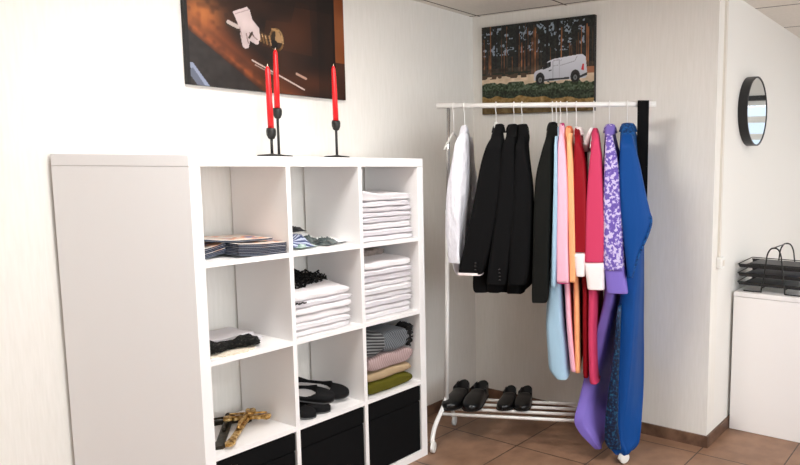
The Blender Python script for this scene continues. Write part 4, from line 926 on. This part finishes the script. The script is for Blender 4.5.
# black sash over the rail
sb = B(); u0, u1 = .998, 1.053; zb = barz(1.02)
def path(o): 
    r = .0135+o
    return [(r+.004, 1.10)]+[(r+.002, 1.3), (r, 1.5), (r, zb)]+[(r*math.cos(a), zb+r*math.sin(a)) for a in [PI*i/8 for i in range(1, 8)]]+[(-r, zb), (-r, 1.5), (-r-.003, 1.2)]
a_, b2 = path(0), path(.005)
lo = a_+b2[::-1]
rings = [[W(u, w, z) for w, z in lo] for u in (u0, (u0+u1)/2, u1)]
loft(sb, rings)
tag(obj('sash', sb, M['boxfab'], None, False, tuple(W(1.025, 0, 1.1))), 'black fabric sash draped over the right end of the rail', 'sash')

# ------------------------------------------------------------------ lights: ceiling panel, two added fill panels, daylight through the windows
EM = emit('lamp_diffuser', (1., .97, .94), LAMP)
for i, (x, y, lab) in enumerate(((.22, -1.02, 'square ceiling light panel over the cube shelf'), (.5, -3.3, 'added square fill light panel near the long window'), (3.5, -3.6, 'added square fill light panel near the end window'))):  # the last two panels are unseen, added as fill light
    t = thing('ceiling_light', (x, y, H), lab, 'ceiling light', 'ceiling light panels')
    f = B(); s_ = .31
    box(f, x-s_, x+s_, y-s_, y-s_+.02, H-.03, H-.001); box(f, x-s_, x+s_, y+s_-.02, y+s_, H-.03, H-.001); box(f, x-s_, x-s_+.02, y-s_+.02, y+s_-.02, H-.03, H-.001); box(f, x+s_-.02, x+s_, y-s_+.02, y+s_-.02, H-.03, H-.001)
    obj('frame', f, M['plastic'], t); obj('diffuser', bx(x-.289, x+.289, y-.289, y+.289, H-.026, H-.018), EM, t)
def area(name, loc, rot, sx, sy, power, col):
    l = bpy.data.lights.new(name, 'AREA'); l.shape = 'RECTANGLE'; l.size = sx; l.size_y = sy; l.energy = power; l.color = col
    o = bpy.data.objects.new(name, l); C.objects.link(o); o.location = loc; o.rotation_euler = rot; return o
area('daylight_long_window', (-.2, YN-.25, 1.55), (math.radians(90), 0, 0), 3.3, 1.3, DAY1, (.93, .97, 1.))
area('daylight_end_window', (XE+.25, -3.1, 1.5), (math.radians(90), 0, math.radians(90)), 2.3, 1.2, DAY2, (.62, .80, 1.))
w = bpy.data.worlds.new('sky'); scn.world = w; w.use_nodes = True
bg = w.node_tree.nodes['Background']; bg.inputs[0].default_value = (.72, .84, 1., 1); bg.inputs[1].default_value = 1.0

# ------------------------------------------------------------------ camera
cy, sy, cp, sp, cr, sr = math.cos(CAM_YAW), math.sin(CAM_YAW), math.cos(CAM_PITCH), math.sin(CAM_PITCH), math.cos(CAM_ROLL), math.sin(CAM_ROLL)
fwd = Vector((sy*cp, cy*cp, sp)); rt = Vector((cy, -sy, 0)); up = rt.cross(fwd)
r2 = rt*cr+up*sr; u2 = up*cr-rt*sr
cam = bpy.data.cameras.new('camera'); co = bpy.data.objects.new('camera', cam); C.objects.link(co)
co.matrix_world = Matrix(((r2.x, u2.x, -fwd.x, CAM_LOC[0]), (r2.y, u2.y, -fwd.y, CAM_LOC[1]), (r2.z, u2.z, -fwd.z, CAM_LOC[2]), (0, 0, 0, 1)))
cam.sensor_width = 36; cam.sensor_fit = 'HORIZONTAL'; cam.lens = CAM_F*36/800
cam.shift_x = (400-CAM_PX)/800; cam.shift_y = (CAM_PY-232.5)/800; cam.clip_start = .05
scn.camera = co
for o in scn.objects:
    if '_o' in o: del o['_o']
scn.view_settings.view_transform = 'Standard'; scn.view_settings.look = 'None'; scn.view_settings.gamma = 1; scn.view_settings.use_curve_mapping = False
scn.view_settings.exposure = EXPO
scn.cycles.max_bounces = 10; scn.cycles.diffuse_bounces = 6
